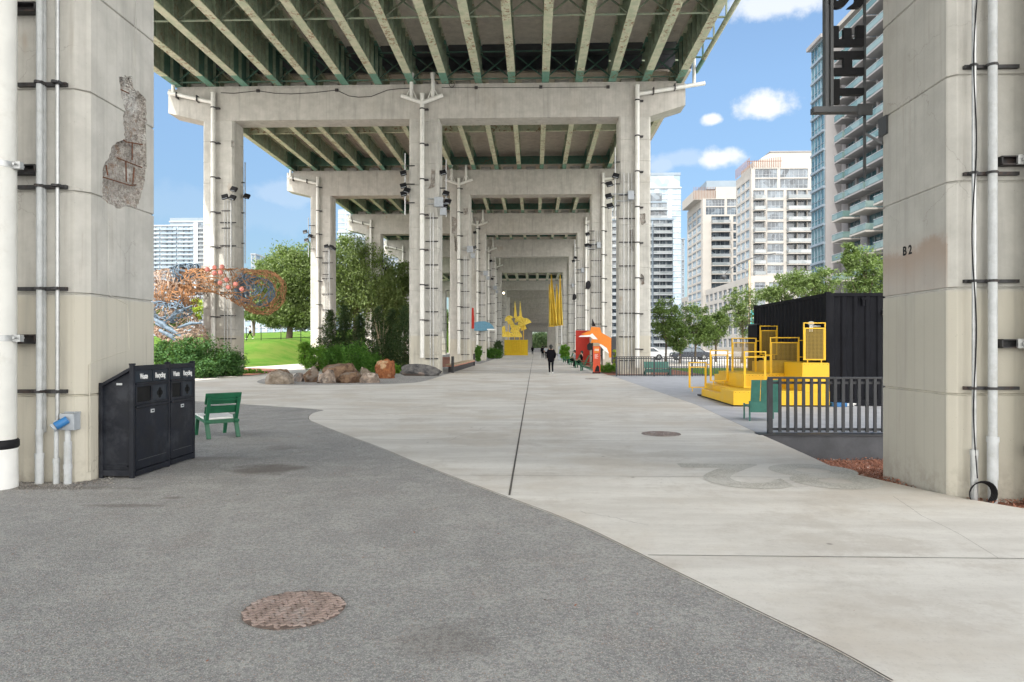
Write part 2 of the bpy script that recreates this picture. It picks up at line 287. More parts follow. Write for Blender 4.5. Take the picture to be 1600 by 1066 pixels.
# ------------------------------------------------ mesh helpers
COL = SC.collection
class MB:
    def __init__(s): s.v = []; s.f = []
    def add(s, vs, fs):
        k = len(s.v); s.v += [tuple(v) for v in vs]; s.f += [tuple(i+k for i in f) for f in fs]; return s
    def box(s, c, d, rz=0, M=None):
        x, y, z = d[0]/2, d[1]/2, d[2]/2
        vs = [Vector((a*x, b*y, e*z)) for a in (-1, 1) for b in (-1, 1) for e in (-1, 1)]
        if M: vs = [M @ v for v in vs]
        if rz: q = Matrix.Rotation(rz, 3, 'Z'); vs = [q @ v for v in vs]
        return s.add([v+Vector(c) for v in vs], [(0, 1, 3, 2), (4, 6, 7, 5), (0, 4, 5, 1), (2, 3, 7, 6), (0, 2, 6, 4), (1, 5, 7, 3)])
    def bb(s, a, b): return s.box([(a[i]+b[i])/2 for i in range(3)], [abs(b[i]-a[i]) for i in range(3)])
    def bar(s, a, b, w, h=None, up=(0, 0, 1)):
        a, b = Vector(a), Vector(b); d = b-a; q = d.normalized(); up = Vector(up)
        if abs(q.dot(up)) > .98: up = Vector((0, 1, 0))
        x = q.cross(up).normalized(); y = x.cross(q); M = Matrix((x, q, y)).transposed()
        return s.box((a+b)/2, (w, d.length, h or w), 0, M)
    def tube(s, pts, r, n=10, cap=True):
        pts = [Vector(p) for p in pts]; k = len(s.v); L = len(pts); rs = r if isinstance(r, (list, tuple)) else [r]*L
        X = None
        for i, p in enumerate(pts):
            d = (pts[min(i+1, L-1)]-pts[max(i-1, 0)]).normalized()
            if X is None: X = d.orthogonal().normalized()
            X = (X-d*X.dot(d)); X = X.normalized() if X.length > 1e-6 else d.orthogonal().normalized()
            Yv = d.cross(X)
            for j in range(n):
                a = 2*math.pi*j/n; s.v.append(tuple(p+(X*math.cos(a)+Yv*math.sin(a))*rs[i]))
        for i in range(L-1):
            for j in range(n):
                a = k+i*n+j; b = k+i*n+(j+1) % n; s.f.append((a, b, b+n, a+n))
        if cap: s.f.append(tuple(k+j for j in range(n-1, -1, -1))); s.f.append(tuple(k+(L-1)*n+j for j in range(n)))
        return s
    def prism(s, poly, z0, z1):            # poly in XY
        n = len(poly); ar = sum(poly[i][0]*poly[(i+1) % n][1]-poly[(i+1) % n][0]*poly[i][1] for i in range(n))
        if ar < 0: poly = poly[::-1]
        return s.add([(p[0], p[1], z0) for p in poly]+[(p[0], p[1], z1) for p in poly], [tuple(range(n-1, -1, -1)), tuple(range(n, 2*n))]+[(i, (i+1) % n, n+(i+1) % n, n+i) for i in range(n)])
    def prismY(s, poly, y0, y1):           # poly in XZ, extruded along Y
        n = len(poly); ar = sum(poly[i][0]*poly[(i+1) % n][1]-poly[(i+1) % n][0]*poly[i][1] for i in range(n))
        if ar < 0: poly = poly[::-1]
        return s.add([(p[0], y0, p[1]) for p in poly]+[(p[0], y1, p[1]) for p in poly], [tuple(range(n)), tuple(range(2*n-1, n-1, -1))]+[(i, n+i, n+(i+1) % n, (i+1) % n) for i in range(n)])
    def prismX(s, poly, x0, x1):           # poly in YZ
        n = len(poly); ar = sum(poly[i][0]*poly[(i+1) % n][1]-poly[(i+1) % n][0]*poly[i][1] for i in range(n))
        if ar < 0: poly = poly[::-1]
        return s.add([(x0, p[0], p[1]) for p in poly]+[(x1, p[0], p[1]) for p in poly], [tuple(range(n-1, -1, -1)), tuple(range(n, 2*n))]+[(i, (i+1) % n, n+(i+1) % n, n+i) for i in range(n)])
    def ball(s, c, r, n=10, m=7, sc=(1, 1, 1)):
        vs = [(c[0], c[1], c[2]-r*sc[2])]
        for i in range(1, m):
            t = math.pi*i/m
            for j in range(n):
                a = 2*math.pi*j/n; vs.append((c[0]+r*sc[0]*math.sin(t)*math.cos(a), c[1]+r*sc[1]*math.sin(t)*math.sin(a), c[2]-r*sc[2]*math.cos(t)))
        vs.append((c[0], c[1], c[2]+r*sc[2])); fs = [(0, 1+(j+1) % n, 1+j) for j in range(n)]
        for i in range(m-2):
            for j in range(n): a = 1+i*n+j; b = 1+i*n+(j+1) % n; fs.append((a, b, b+n, a+n))
        T = len(vs)-1; q = 1+(m-2)*n; fs += [(q+j, q+(j+1) % n, T) for j in range(n)]
        return s.add(vs, fs)
    def build(s, name, mat, parent=None, smooth=False, bev=0, **tags):
        me = bpy.data.meshes.new(name); me.from_pydata(s.v, [], s.f); me.update()
        o = bpy.data.objects.new(name, me); me.materials.append(MATS[mat]); COL.objects.link(o)
        if smooth:
            me.shade_smooth() if hasattr(me, 'shade_smooth') else None
            try: me.set_sharp_from_angle(angle=R(40))
            except Exception: pass
        if bev:
            b = o.modifiers.new('bevel', 'BEVEL'); b.width = bev; b.segments = 2; b.limit_method = 'ANGLE'; b.angle_limit = R(35); b.harden_normals = False
        return fin(o, parent, **tags)
def fin(o, parent=None, label=None, cat=None, group=None, kind=None):
    if parent is not None:
        o.parent = parent; o.matrix_parent_inverse = Matrix.Translation(parent.location).inverted() if parent.type == 'EMPTY' and not parent.get('_local') else Matrix()
    if label: o['label'] = label
    if cat: o['category'] = cat
    if group: o['group'] = group
    if kind: o['kind'] = kind
    return o
def thing(name, label, cat, loc=(0, 0, 0), group=None, local=False, rz=0):
    o = bpy.data.objects.new(name, None); COL.objects.link(o); o.location = loc; o.rotation_euler = (0, 0, rz); o.empty_display_size = .2
    LOC[o.name] = local
    return fin(o, None, label, cat, group)
LOC = {}
def part(mb, name, mat, root, **k):
    """world-space shapes under an Empty, or local shapes when the thing was made with local=True"""
    kw = {a: k.pop(a) for a in list(k) if a in ('label', 'group', 'kind')}
    o = mb.build(name, mat, None, **k)
    o.parent = root
    if root.type == 'EMPTY' and not LOC.get(root.name): o.matrix_parent_inverse = Matrix.Translation(root.location).inverted()
    return fin(o, None, **kw)
def dup(root, loc, rz=None, label=None, name=None):
    r = root.copy(); COL.objects.link(r); r.location = loc; LOC[r.name] = True
    if rz is not None: r.rotation_euler = (0, 0, rz)
    if label: r['label'] = label
    kids = [o for o in ALL() if o.parent == root]
    for c0 in kids:
        c = c0.copy(); COL.objects.link(c); c.parent = r
        for g0 in [o for o in ALL() if o.parent == c0]:
            g = g0.copy(); COL.objects.link(g); g.parent = c
    return r
def ALL(): return list(COL.objects)
def npmesh(name, verts, faces, mat, parent=None, **tags):
    """verts (n,3) array, faces (m,4) array"""
    me = bpy.data.meshes.new(name); k = faces.shape[1]
    me.vertices.add(len(verts)); me.vertices.foreach_set('co', verts.astype(np.float32).ravel())
    me.loops.add(faces.size); me.loops.foreach_set('vertex_index', faces.astype(np.int32).ravel())
    me.polygons.add(len(faces)); me.polygons.foreach_set('loop_start', np.arange(0, faces.size, k, dtype=np.int32))
    me.update(calc_edges=True); me.materials.append(MATS[mat])
    o = bpy.data.objects.new(name, me); COL.objects.link(o)
    if parent is not None:
        o.parent = parent
        if parent.type == 'EMPTY' and not LOC.get(parent.name): o.matrix_parent_inverse = Matrix.Translation(parent.location).inverted()
    return fin(o, None, **tags)
def leafquads(pts, size, aspect=.6, droop=0., up=.3):
    n = len(pts); nr = rng.normal(size=(n, 3)); nr[:, 2] = np.abs(nr[:, 2])+up; nr /= np.linalg.norm(nr, axis=1)[:, None]
    a = rng.normal(size=(n, 3)); a[:, 2] -= droop*2; a -= nr*np.sum(a*nr, axis=1)[:, None]; a /= np.linalg.norm(a, axis=1)[:, None]
    b = np.cross(nr, a); s = size*rng.uniform(.6, 1.35, n)[:, None]; a = a*s; b = b*s*aspect
    v = np.stack([pts-a, pts-b*1.0, pts+a, pts+b*1.0], 1).reshape(-1, 3)
    return v, np.arange(4*n).reshape(-1, 4)
def clumps(c, rad, ncl, per, csize, shell=.55, hollow=True):
    """leaf positions in clumps spread through an ellipsoid"""
    d = rng.normal(size=(ncl, 3)); d /= np.linalg.norm(d, axis=1)[:, None]
    r = rng.uniform(shell if hollow else 0, 1, ncl)**.6
    cc = d*r[:, None]*np.array(rad)+np.array(c)
    cs = csize*rng.uniform(.55, 1.4, ncl)
    p = rng.normal(size=(ncl, per, 3))*.5*cs[:, None, None]*np.array([1, 1, .75])+cc[:, None, :]
    return p.reshape(-1, 3), cc
def smoothstep(a, b, x):
    t = min(1, max(0, (x-a)/(b-a))); return t*t*(3-2*t)
def text_mesh(txt, size, mat, name, M, parent=None, bold=0., ext=.004, **tags):
    cu = bpy.data.curves.new(name, 'FONT'); cu.body = txt; cu.size = size; cu.extrude = ext; cu.offset = bold; cu.align_x = 'CENTER'; cu.align_y = 'CENTER'; cu.resolution_u = 6
    t = bpy.data.objects.new(name, cu); COL.objects.link(t); bpy.context.view_layer.update()
    me = bpy.data.meshes.new_from_object(t.evaluated_get(bpy.context.evaluated_depsgraph_get())); bpy.data.objects.remove(t); bpy.data.curves.remove(cu)
    me.transform(M); me.materials.clear(); me.materials.append(MATS[mat]); o = bpy.data.objects.new(name, me); COL.objects.link(o)
    if parent is not None:
        o.parent = parent
        if parent.type == 'EMPTY' and not LOC.get(parent.name): o.matrix_parent_inverse = Matrix.Translation(parent.location).inverted()
    return fin(o, None, **tags)
def poly_sheet(name, pts, z, mat, thick=0, sub=0, **tags):
    b = MB()
    if thick: b.prism([(p[0], p[1]) for p in pts], z-thick, z)
    else: b.add([(p[0], p[1], z) for p in pts], [tuple(range(len(pts)))])
    o = b.build(name, mat, None, **tags)
    if not thick:
        bm = bmesh.new(); bm.from_mesh(o.data); bmesh.ops.triangulate(bm, faces=bm.faces)
        for f in bm.faces:
            if f.normal.z < 0: f.normal_flip()
        bm.to_mesh(o.data); bm.free()
    return o
def smooth_poly(pts, it=2, closed=False):
    for _ in range(it):
        q = []
        n = len(pts)
        if not closed: q.append(pts[0])
        for i in range(n if closed else n-1):
            a, b = Vector(pts[i]), Vector(pts[(i+1) % n]); q += [a*.75+b*.25, a*.25+b*.75]
        if not closed: q.append(pts[-1])
        pts = q
    return pts
# ================================================ THE GROUND
def xy(v): return (v[0], v[1])
big = MB()
PX0, PX1, PY0, PY1 = 3.7, 15., 5.0, 12.6
for (a, b, c, d) in ((-2500, PX0, -400, 3500), (PX1, 2500, -400, 3500), (PX0, PX1, -400, PY0), (PX0, PX1, PY1, 3500)):
    big.add([(a, c, 0), (b, c, 0), (b, d, 0), (a, d, 0)], [(0, 1, 2, 3)])
big.build('ground', 'asphalt', kind='structure')
edge_l = smooth_poly([xy(G(*p)) for p in ((1395, 1066), (1300, 1012), (1180, 955), (1000, 867), (900, 817), (793, 763+15), (652, 724.6), (595, 700), (537, 679), (496, 663), (479, 655), (488, 645), (515, 640.5), (400, 633), (300, 626.5), (180, 620))], 2)
pit_edge = smooth_poly([(12, 5.3), (8, 5.6)]+[xy(G(*p)) for p in ((1750, 818), (1600, 796), (1487, 776), (1390, 754), (1315, 737), (1258, 710), (1185, 677.7))], 2)
conc = [(2.6, .6), (6, -2.5), (16, -4), (16, 5.2)]+pit_edge+[xy(G(1087, 632.5)), xy(G(960, 589)), (3.95, 42), (3.95, 175), (-4.9, 175), (-4.9, 62), (-60, 62), (-60, 22.5)]+edge_l[::-1]
poly_sheet('concrete_path', conc, .006, 'path_concrete', thick=.55, kind='structure')
# saw-cut joints in the path
def strip(a, b, w, z=.010):
    a, b = Vector((a[0], a[1], z)), Vector((b[0], b[1], z)); n = Vector((-(b-a).y, (b-a).x, 0)).normalized()*w/2
    return [a-n, b-n, b+n, a+n]
jb = MB()
sx = XX(833, 90)
jb.add(strip((XX(795.5, 7.3), 7.38), (-.02, 175), .022), [(0, 1, 2, 3)])
y = 5.3
import bisect
def xleft(y):      # left limit of the concrete at depth y
    if y < 15: 
        pts = [(p[1], p[0]) for p in edge_l if p[0] > -5.2]; pts.sort()
        for i in range(len(pts)-1):
            if pts[i][0] <= y <= pts[i+1][0]: t = (y-pts[i][0])/(pts[i+1][0]-pts[i][0]+1e-9); return pts[i][1]*(1-t)+pts[i+1][1]*t
    return -4.9 if y < 19 or y > 31 else -16
k = 0
while y < 120:
    xr = 15 if y < 5.2 else (4.0 if y < 12.6 else 4.0)
    jb.add(strip((xleft(y)+.04, y), (min(xr, 3.9), y-.0), .009 if y < 20 else .014), [(0, 1, 2, 3)]); y += 3.2 if y < 20 else 4.8
g1, g2 = G(1375, 765), G(1530, 850)
jb.add(strip((-9, 20.9), (-9, 29), .012), [(0, 1, 2, 3)])
jo = jb.build('joint_lines', 'joint', kind='structure')
ej = MB()
for a, b in zip(edge_l, edge_l[1:]):
    if (Vector(a)-Vector(b)).length > .001: ej.add(strip(a, b, .012, .0085), [(0, 1, 2, 3)])
ej.build('joint_lines', 'joint', kind='structure')
cr = MB(); pts = [G(1395, 775, .012), G(1425, 795, .012), G(1440, 806, .012), G(1475, 822, .012), G(1500, 835, .012), G(1560, 872, .012)]
for a, b in zip(pts, pts[1:]): cr.add(strip(a, b, .003, .012), [(0, 1, 2, 3)])
for (p0, p1) in (((700, 690), (760, 668)), ((905, 800), (1010, 822)), ((560, 640), (640, 652))):
    A_, B_ = G(*p0), G(*p1); prev = None
    for i in range(15):
        q = A_.lerp(B_, i/14)+Vector((random.uniform(-.03, .03), random.uniform(-.04, .04), 0))
        if prev is not None: cr.add(strip(prev, q, .0035, .012), [(0, 1, 2, 3)])
        prev = q
cr.build('crack', 'joint', kind='structure')
# painted/inlaid bay number in the path, read from the far side
M = Matrix.Translation((XX(1212, 8.72), 8.72, .0105)) @ Matrix.Rotation(math.pi, 4, 'Z') @ Matrix.Diagonal((.92, .92, 1, 1))
text_mesh('82', 2.42, 'aggregate', 'bay_number_inlay', M, None, .06, .0, label='large exposed aggregate number 82 set into the pale concrete path', cat='ground lettering')
# timber deck on the right
dk = [xy(G(1185, 677.6)), xy(G(1087, 632.5)), xy(G(960, 589)), (4.3, 37.2), (30, 37.2), (30, 12.62)]
poly_sheet('deck_paving', dk, .010, 'deck_board', kind='structure')
# planting pit with bark mulch
mb = MB(); nx, ny = 46, 40; 
def pitz(x, y):
    d = min(x-3.9, 20) ; zz = -.42+.385*smoothstep(11.9, 8.6, y)
    return zz+.03*noise.noise(Vector((x*1.3, y*1.3, 0)))
vs = []; 
for j in range(ny+1):
    for i in range(nx+1):
        x = PX0+(PX1-PX0)*i/nx; yy = PY0+(PY1-PY0)*j/ny; vs.append((x, yy, pitz(x, yy)-.03))
mb.add(vs, [(j*(nx+1)+i, j*(nx+1)+i+1, (j+1)*(nx+1)+i+1, (j+1)*(nx+1)+i) for j in range(ny) for i in range(nx)])
mo = mb.build('mulch_bed', 'mulch', kind='structure')
pe = sorted((p[1], p[0]) for p in pit_edge if p[0] < 8.1)
n = 30000; xs = 3.9+8*rng.random(n)**1.5; ys = rng.uniform(5.3, 12.55, n); ok = xs > np.interp(ys, [p[0] for p in pe], [p[1] for p in pe])+.015; xs = xs[ok]; ys = ys[ok]; n = len(xs); pts = np.stack([xs, ys, np.array([pitz(a, b) for a, b in zip(xs, ys)])+rng.uniform(-.01, .02, n)], 1)
v, f = leafquads(pts, .021, .45, 0, .6); npmesh('mulch_chips', v, f, 'mulch_chip', kind='stuff', label='reddish brown bark mulch beside the concrete path', cat='mulch')
n = 2600; rr = rng.random(n)
xs = np.interp(rr, [0, 1], [0, 1]); px = rng.uniform(-40, 178, n); py = 757+rng.normal(size=n)*5+np.where(px > 130, -6, 0); g3 = [G(a, b) for a, b in zip(px, py)]
pts = np.array([[g.x, g.y, rng.uniform(0, .012)] for g in g3]); v, f = leafquads(pts, .008, .8, 0, 1.5); npmesh('gravel', v, f, 'spall', kind='stuff', label='loose grit along the foot of the left pier', cat='gravel')
# litter and leaves on the asphalt
n = 150; xs = rng.uniform(-5, 2.2, n); ys = rng.uniform(3, 14, n); pts = np.stack([xs, ys, np.full(n, .006)], 1)
ok = np.array([not (y > 5 and x > xleft(y)-.1) for x, y in zip(xs, ys)]); v, f = leafquads(pts[ok], .011, .5, 0, 3); npmesh('leaf_litter', v, f, 'mulch_chip', kind='stuff', label='scattered dry leaf fragments on the asphalt', cat='litter')
# asphalt pad under the boulders, planting beds
pad = smooth_poly([xy(G(*p)) for p in ((392, 597.5), (430, 602.5), (520, 602), (620, 600.5), (662, 597.5), (694, 586), (737, 573), (735, 563), (690, 566), (620, 575), (500, 588), (430, 588))], 2, True)
poly_sheet('boulder_pad', pad, .012, 'asphalt', kind='structure')
bed = smooth_poly([xy(G(*p)) for p in ((480, 571), (600, 586), (692, 576), (735, 563), (740, 558), (600, 558), (480, 562))], 1, True)
poly_sheet('planting_bed', bed, .020, 'mulch', kind='structure')
bed2 = smooth_poly([(-36, 35), (XX(382, 36), 35.6), (XX(430, 41), 41), (XX(440, 47), 47.5), (XX(384, 50), 50), (-36, 54)], 1, True)
poly_sheet('planting_bed', bed2, .014, 'mulch', kind='structure')
# lawn
def lawnz(x, y):
    b = 51-(x+23)*.85        # foot of the bank
    t = y-b
    if t < 0: return -.3
    z = (2.15*smoothstep(0, 15, t)+max(0, t-15)*.040)*smoothstep(-20.5, -27, x)-.3*smoothstep(-22, -20.6, x)
    return .02+z+.08*noise.noise(Vector((x*.12, y*.12, 0)))
mb = MB(); xsG = [-150+i*3 for i in range(34)]+[-48+i*1.0 for i in range(29)]; ysG = [36+i*1.2 for i in range(60)]+[108+i*6 for i in range(18)]
vs = [(x, y, lawnz(x, y)) for y in ysG for x in xsG]; nx = len(xsG)
mb.add(vs, [(j*nx+i, j*nx+i+1, (j+1)*nx+i+1, (j+1)*nx+i) for j in range(len(ysG)-1) for i in range(nx-1)])
mb.build('lawn', 'lawn', smooth=True, kind='structure')
poly_sheet('bounce_paving', [(-400, -200), (-24, -200), (-24, 22), (-400, 22)], .008, 'path_concrete', kind='structure')  # unseen pale sheets added to bounce light up under the deck
poly_sheet('bounce_paving', [(16.2, -200), (300, -200), (300, 4.9), (16.2, 4.9)], .008, 'path_concrete', kind='structure')
poly_sheet('bounce_paving', [(30.2, 5.2), (300, 5.2), (300, 37), (30.2, 37)], .008, 'path_concrete', kind='structure')
# street on the right beyond the fence
poly_sheet('road', [(18, 74), (400, 74), (400, 92), (18, 92)], .008, 'asphalt', kind='structure')
poly_sheet('pavement', [(9.5, 56), (400, 56), (400, 74), (9.5, 74)], .10, 'path_concrete', thick=.12, kind='structure')
mb = MB()
for i in range(10): mb.add([(22+i*1.2, 75, .014), (22.6+i*1.2, 75, .014), (22.6+i*1.2, 91, .014), (22+i*1.2, 91, .014)], [(0, 1, 2, 3)])
mb.build('road_marking', 'white_paint', kind='structure')
poly_sheet('grass_verge', [(9.6, 38.3), (60, 38.3), (60, 50), (9.6, 50)], .03, 'lawn', kind='structure')
poly_sheet('hedge_soil', [(4.1, 38), (9.4, 38), (9.4, 75), (4.1, 75)], .02, 'mulch', kind='structure')

# ================================================ THE VIADUCT
via = thing('viaduct', 'raised concrete and green steel road viaduct on rows of square piers', 'viaduct')
Y1, LS = 39.2, 19.16
BY = lambda n: Y1+LS*(n-1)
def bdx(n): return 0 if n <= 9 else .085*(n-9)**1.5
ROWS = [(XX(316.5, Y1), XX(365, Y1)), (XX(639, Y1), XX(686, Y1)), (XX(967.5, Y1), XX(1017, Y1))]
def column_mb(x0, x1, y0, d, z0, z1, js, zj0, cham=.10, groove=.02, taper=0.):
    w = x1-x0; xc = (x0+x1)/2
    def ring(ins, z):
        t = taper*(1-(z-z0)/(z1-z0)); a0, a1, b0, b1 = x0+ins, x1-ins, y0+ins-t*.2, y0+d-ins+t; c = cham
        return [(a0+c, b0, z), (a1-c, b0, z), (a1, b0+c, z), (a1, b1-c, z), (a1-c, b1, z), (a0+c, b1, z), (a0, b1-c, z), (a0, b0+c, z)]
    zs = [(0, z0)]; z = zj0
    while z < z1-.1 and js:
        zs += [(0, z-.014), (groove, z-.004), (groove, z+.006), (0, z+.016)]; z += js
    zs.append((0, z1)); m = MB(); vs = []; fs = []
    for i, (ins, z) in enumerate(zs): vs += ring(ins, z)
    for i in range(len(zs)-1):
        for j in range(8): a = i*8+j; b = i*8+(j+1) % 8; fs.append((a, b, b+8, a+8))
    fs.append(tuple(range(7, -1, -1))); L = (len(zs)-1)*8; fs.append(tuple(L+j for j in range(8)))
    return m.add(vs, fs)
def blob(pts, it=2, jit=.02, seed=0):
    r = random.Random(seed); q = []
    n = len(pts)
    for i in range(n):
        a, b = Vector(pts[i]), Vector(pts[(i+1) % n]); L = (b-a).length; k = max(2, int(L/.045))
        for j in range(k): p = a.lerp(b, j/k); q.append((p.x+r.uniform(-jit, jit), p.y+r.uniform(-jit, jit)))
    return q
def carve(col, poly, axis, plane, sgn, depth=.055, rebars=(), seed=0):
    """cut a broken-out patch into a pier face. axis 'X': face at x=plane, poly in (y,z); 'Y': face at y=plane, poly in (x,z)"""
    q = blob(poly, 2, .018, seed); n = len(q); c = Vector((sum(p[0] for p in q)/n, sum(p[1] for p in q)/n))
    def pt(u, w, d): return (plane+sgn*d, u, w) if axis == 'X' else (u, plane+sgn*d, w)
    rings = []; vs = []
    for s, d in ((1.0, .05), (1.0, .0), (.96, -depth*.55), (.86, -depth), (.6, -depth*1.15), (.3, -depth)):
        for p in q:
            v = c+(Vector(p)-c)*s; dd = d+(noise.noise(Vector((v.x*9, v.y*9, seed)))*depth*.75 if d < 0 else 0); vs.append(pt(v.x, v.y, dd))
    m = MB(); K = 6
    fs = [(i*n+j, i*n+(j+1) % n, (i+1)*n+(j+1) % n, (i+1)*n+j) for i in range(K-1) for j in range(n)]
    vs.append(pt(c.x, c.y, -depth)); fs += [((K-1)*n+j, (K-1)*n+(j+1) % n, K*n) for j in range(n)]; fs.append(tuple(range(n-1, -1, -1)))
    m.add(vs, fs); cut = m.build('cutter', 'spall')
    bm = bmesh.new(); bm.from_mesh(cut.data); bmesh.ops.recalc_face_normals(bm, faces=bm.faces); bm.to_mesh(cut.data); bm.free()
    md = col.modifiers.new('cut', 'BOOLEAN'); md.operation = 'DIFFERENCE'; md.object = cut; md.solver = 'EXACT'; md.material_mode = 'TRANSFER'
    bpy.context.view_layer.update(); dg = bpy.context.evaluated_depsgraph_get()
    me = bpy.data.meshes.new_from_object(col.evaluated_get(dg)); col.modifiers.clear()
    if len(me.polygons) > 10: col.data = me
    bpy.data.objects.remove(cut)
    for line in rebars: part(MB().tube([pt(u, w, -.012-.01*k) for k, (u, w) in enumerate(line)], .009, 6), 'rebar', 'rebar', col)
bents = range(1, 24)
cols = {}
for n in bents:
    yb = BY(n); dx = bdx(n); zb = 14.74-.15*(n-1)-(.02*(n-5)**1.2 if n > 5 else 0); zt = 16.75 if n <= 4 else 16.75-.12*(n-4)
    if n > 5: zt = 14.6-.09*(n-6); zb = zt-1.85
    for r, (a, b) in enumerate(ROWS):
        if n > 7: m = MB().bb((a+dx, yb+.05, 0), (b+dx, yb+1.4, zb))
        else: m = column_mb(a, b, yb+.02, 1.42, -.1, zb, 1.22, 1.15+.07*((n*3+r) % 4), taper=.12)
        cols[n, r] = part(m, 'column', 'pier_concrete' if n <= 7 else 'shaded_concrete', via)
    XL, XR = XX(263, Y1)+dx, XX(1071, Y1)+dx
    m = MB().prismY([(XL, zt-.15), (XL, zb+.48), (XL+2.0, zb), (XR-2.0, zb), (XR, zb+.62), (XR, zt-.15)], yb, yb+1.3)
    m.bb((XL+.5, yb+.06, zt-.15), (XR-.5, yb+1.24, zt))
    part(m, 'cap_beam', 'cap_concrete' if n <= 6 else 'shaded_cap_concrete', via)
# bent beside the camera
c0l = part(column_mb(-7.08, XX(132, 7.95)+.0, 7.95, 1.60, -.3, 14.7, 1.215, 1.03, .12, .022), 'column', 'pier_concrete', via, label='near pier with a long broken patch and exposed rusty bars')
c0r = part(column_mb(4.48, 6.25, 7.5, 1.48, -.6, 14.7, 1.145, 1.10, .07, .02), 'column', 'pier_concrete', via, label='near pier marked B2 with grey conduits')
m = MB().prismY([(-20, 16.75), (-20, 15.3), (-18, 14.7), (6.9, 14.7), (8.8, 15.3), (8.8, 16.75)], 7.9, 9.2); part(m, 'cap_beam', 'cap_concrete', via)
# spalled patches
def fz(px, py, X):     # point on the plane x = X
    d = ray(px, py); t = X/d.x; return (d.y*t, CH+d.z*t)
xf = XX(132, 7.95)
big_patch = [fz(*p, xf) for p in ((187, 121), (205, 118), (208, 138), (219, 144), (228, 158), (229, 188), (228, 218), (229, 262), (222, 300), (214, 326), (200, 322), (186, 326), (170, 318), (160, 310), (161, 258), (168, 250), (176, 226), (195, 216), (192, 182), (196, 172), (188, 148))]
bars = [[fz(*p, xf) for p in ((208, 222), (209, 250))], [fz(*p, xf) for p in ((185, 247), (224, 262))], [fz(*p, xf) for p in ((163, 277), (206, 290), (216, 289))], [fz(*p, xf) for p in ((167, 258), (171, 274))], [fz(*p, xf) for p in ((198, 252), (200, 284))], [fz(*p, xf) for p in ((189, 215), (200, 222), (226, 226))], [fz(*p, xf) for p in ((211, 262), (210, 288))], [fz(*p, xf) for p in ((190, 140), (204, 146))]]
carve(c0l, big_patch, 'X', xf, 1, .08, bars, 3)
def face_patch(key, pts, seed):
    n, r = key; yb = BY(n)+.02; carve(cols[key], [(P(a, b, yb).x, P(a, b, yb).z) for a, b in pts], 'Y', yb, -1, .08, (), seed)
face_patch((1, 2), ((999, 335), (1008, 333), (1009, 348), (1003, 352), (999, 346)), 1)
face_patch((1, 2), ((1001, 427), (1006, 432), (1007, 444), (1001, 446)), 2)
face_patch((1, 2), ((1001, 467), (1009, 475), (1008, 486), (1002, 489)), 4)
face_patch((1, 2), ((984, 360), (989, 358), (990, 392), (985, 395)), 5)
face_patch((1, 1), ((674, 265), (680, 266), (679, 292), (668, 296), (673, 288)), 6)
face_patch((2, 1), ((706, 338), (714, 342), (716, 352), (710, 368), (706, 364)), 7)
face_patch((2, 1), ((709, 366), (715, 372), (716, 394), (711, 392)), 8)
face_patch((2, 1), ((724, 326), (731, 325), (731, 335), (725, 336)), 9)
face_patch((1, 0), ((362, 219), (366, 221), (364, 231), (361, 230)), 10)
# steel girders
GX = [XX(278+52.2*i, Y1) for i in range(16)]
ZG = 16.78
def girder(x, y0, y1, dep, fw, stiff, zg=ZG):
    w = MB().bb((x-.012, y0, zg+.03), (x+.012, y1, zg+dep))
    y = y0+.4; sf = MB()
    while y < y1 and stiff:
        if y > -5: sf.bb((x-fw*.42, y-.012, zg+.031), (x-.010, y+.012, zg+dep-.031)).bb((x+.010, y-.012, zg+.031), (x+fw*.42, y+.012, zg+dep-.031))
        y += stiff
    nw = len(w.f); w.add(sf.v, sf.f); o = part(w, 'girder', 'girder_web', via); o.data.materials.append(MATS['girder_stiff'])
    for p in o.data.polygons[nw:]: p.material_index = 1
    f = MB().bb((x-fw/2, y0, zg-.012), (x+fw/2, y1, zg+.03)); f.bb((x-fw/2, y0, zg+dep-.03), (x+fw/2, y1, zg+dep+.01))
    part(f, 'girder_flange', 'girder_flange', o)
for x in GX: girder(x, -45, 39.75, 1.85, .42, 1.05)
for n in range(1, 6):
    for x in GX: girder(x, BY(n)+(.55 if n < 5 else 1.35), BY(n+1)+.55, 1.25 if n < 5 else .97, .34 if n < 5 else .5, 3.2 if n < 3 else 0, (ZG if n < 4 else ZG-.12*(n-3)) if n < 5 else 14.64)
# cross bracing
for yf in (39.0, 31.6, 24.2, 16.8):
    for i in range(15):
        a, b = GX[i]+.05, GX[i+1]-.05; m = MB(); zl, zh = ZG+.16, ZG+1.65
        m.bar((a, yf, zl), (b, yf, zh), .07, .07); m.bar((a, yf+.08, zh), (b, yf+.08, zl), .07, .07); m.bb((a, yf-.05, zl-.05), (b, yf+.05, zl)); m.bb((a, yf-.05, zh), (b, yf+.05, zh+.06))
        part(m, 'cross_brace', 'girder_web', via)
for n in range(1, 6):
    zz = ZG if n < 4 else ZG-.12*(n-3)
    if n == 5: zz = 14.64
    for k in (.5, .96):
        yf = BY(n)+.6+LS*k-.3; part(MB().bb((GX[0], yf, zz+.28), (GX[-1], yf+.05, zz+.95)).bb((GX[0], yf-.06, zz+.28), (GX[-1], yf+.11, zz+.32)), 'diaphragm', 'girder_web' if k > .6 else 'girder_flange', via)
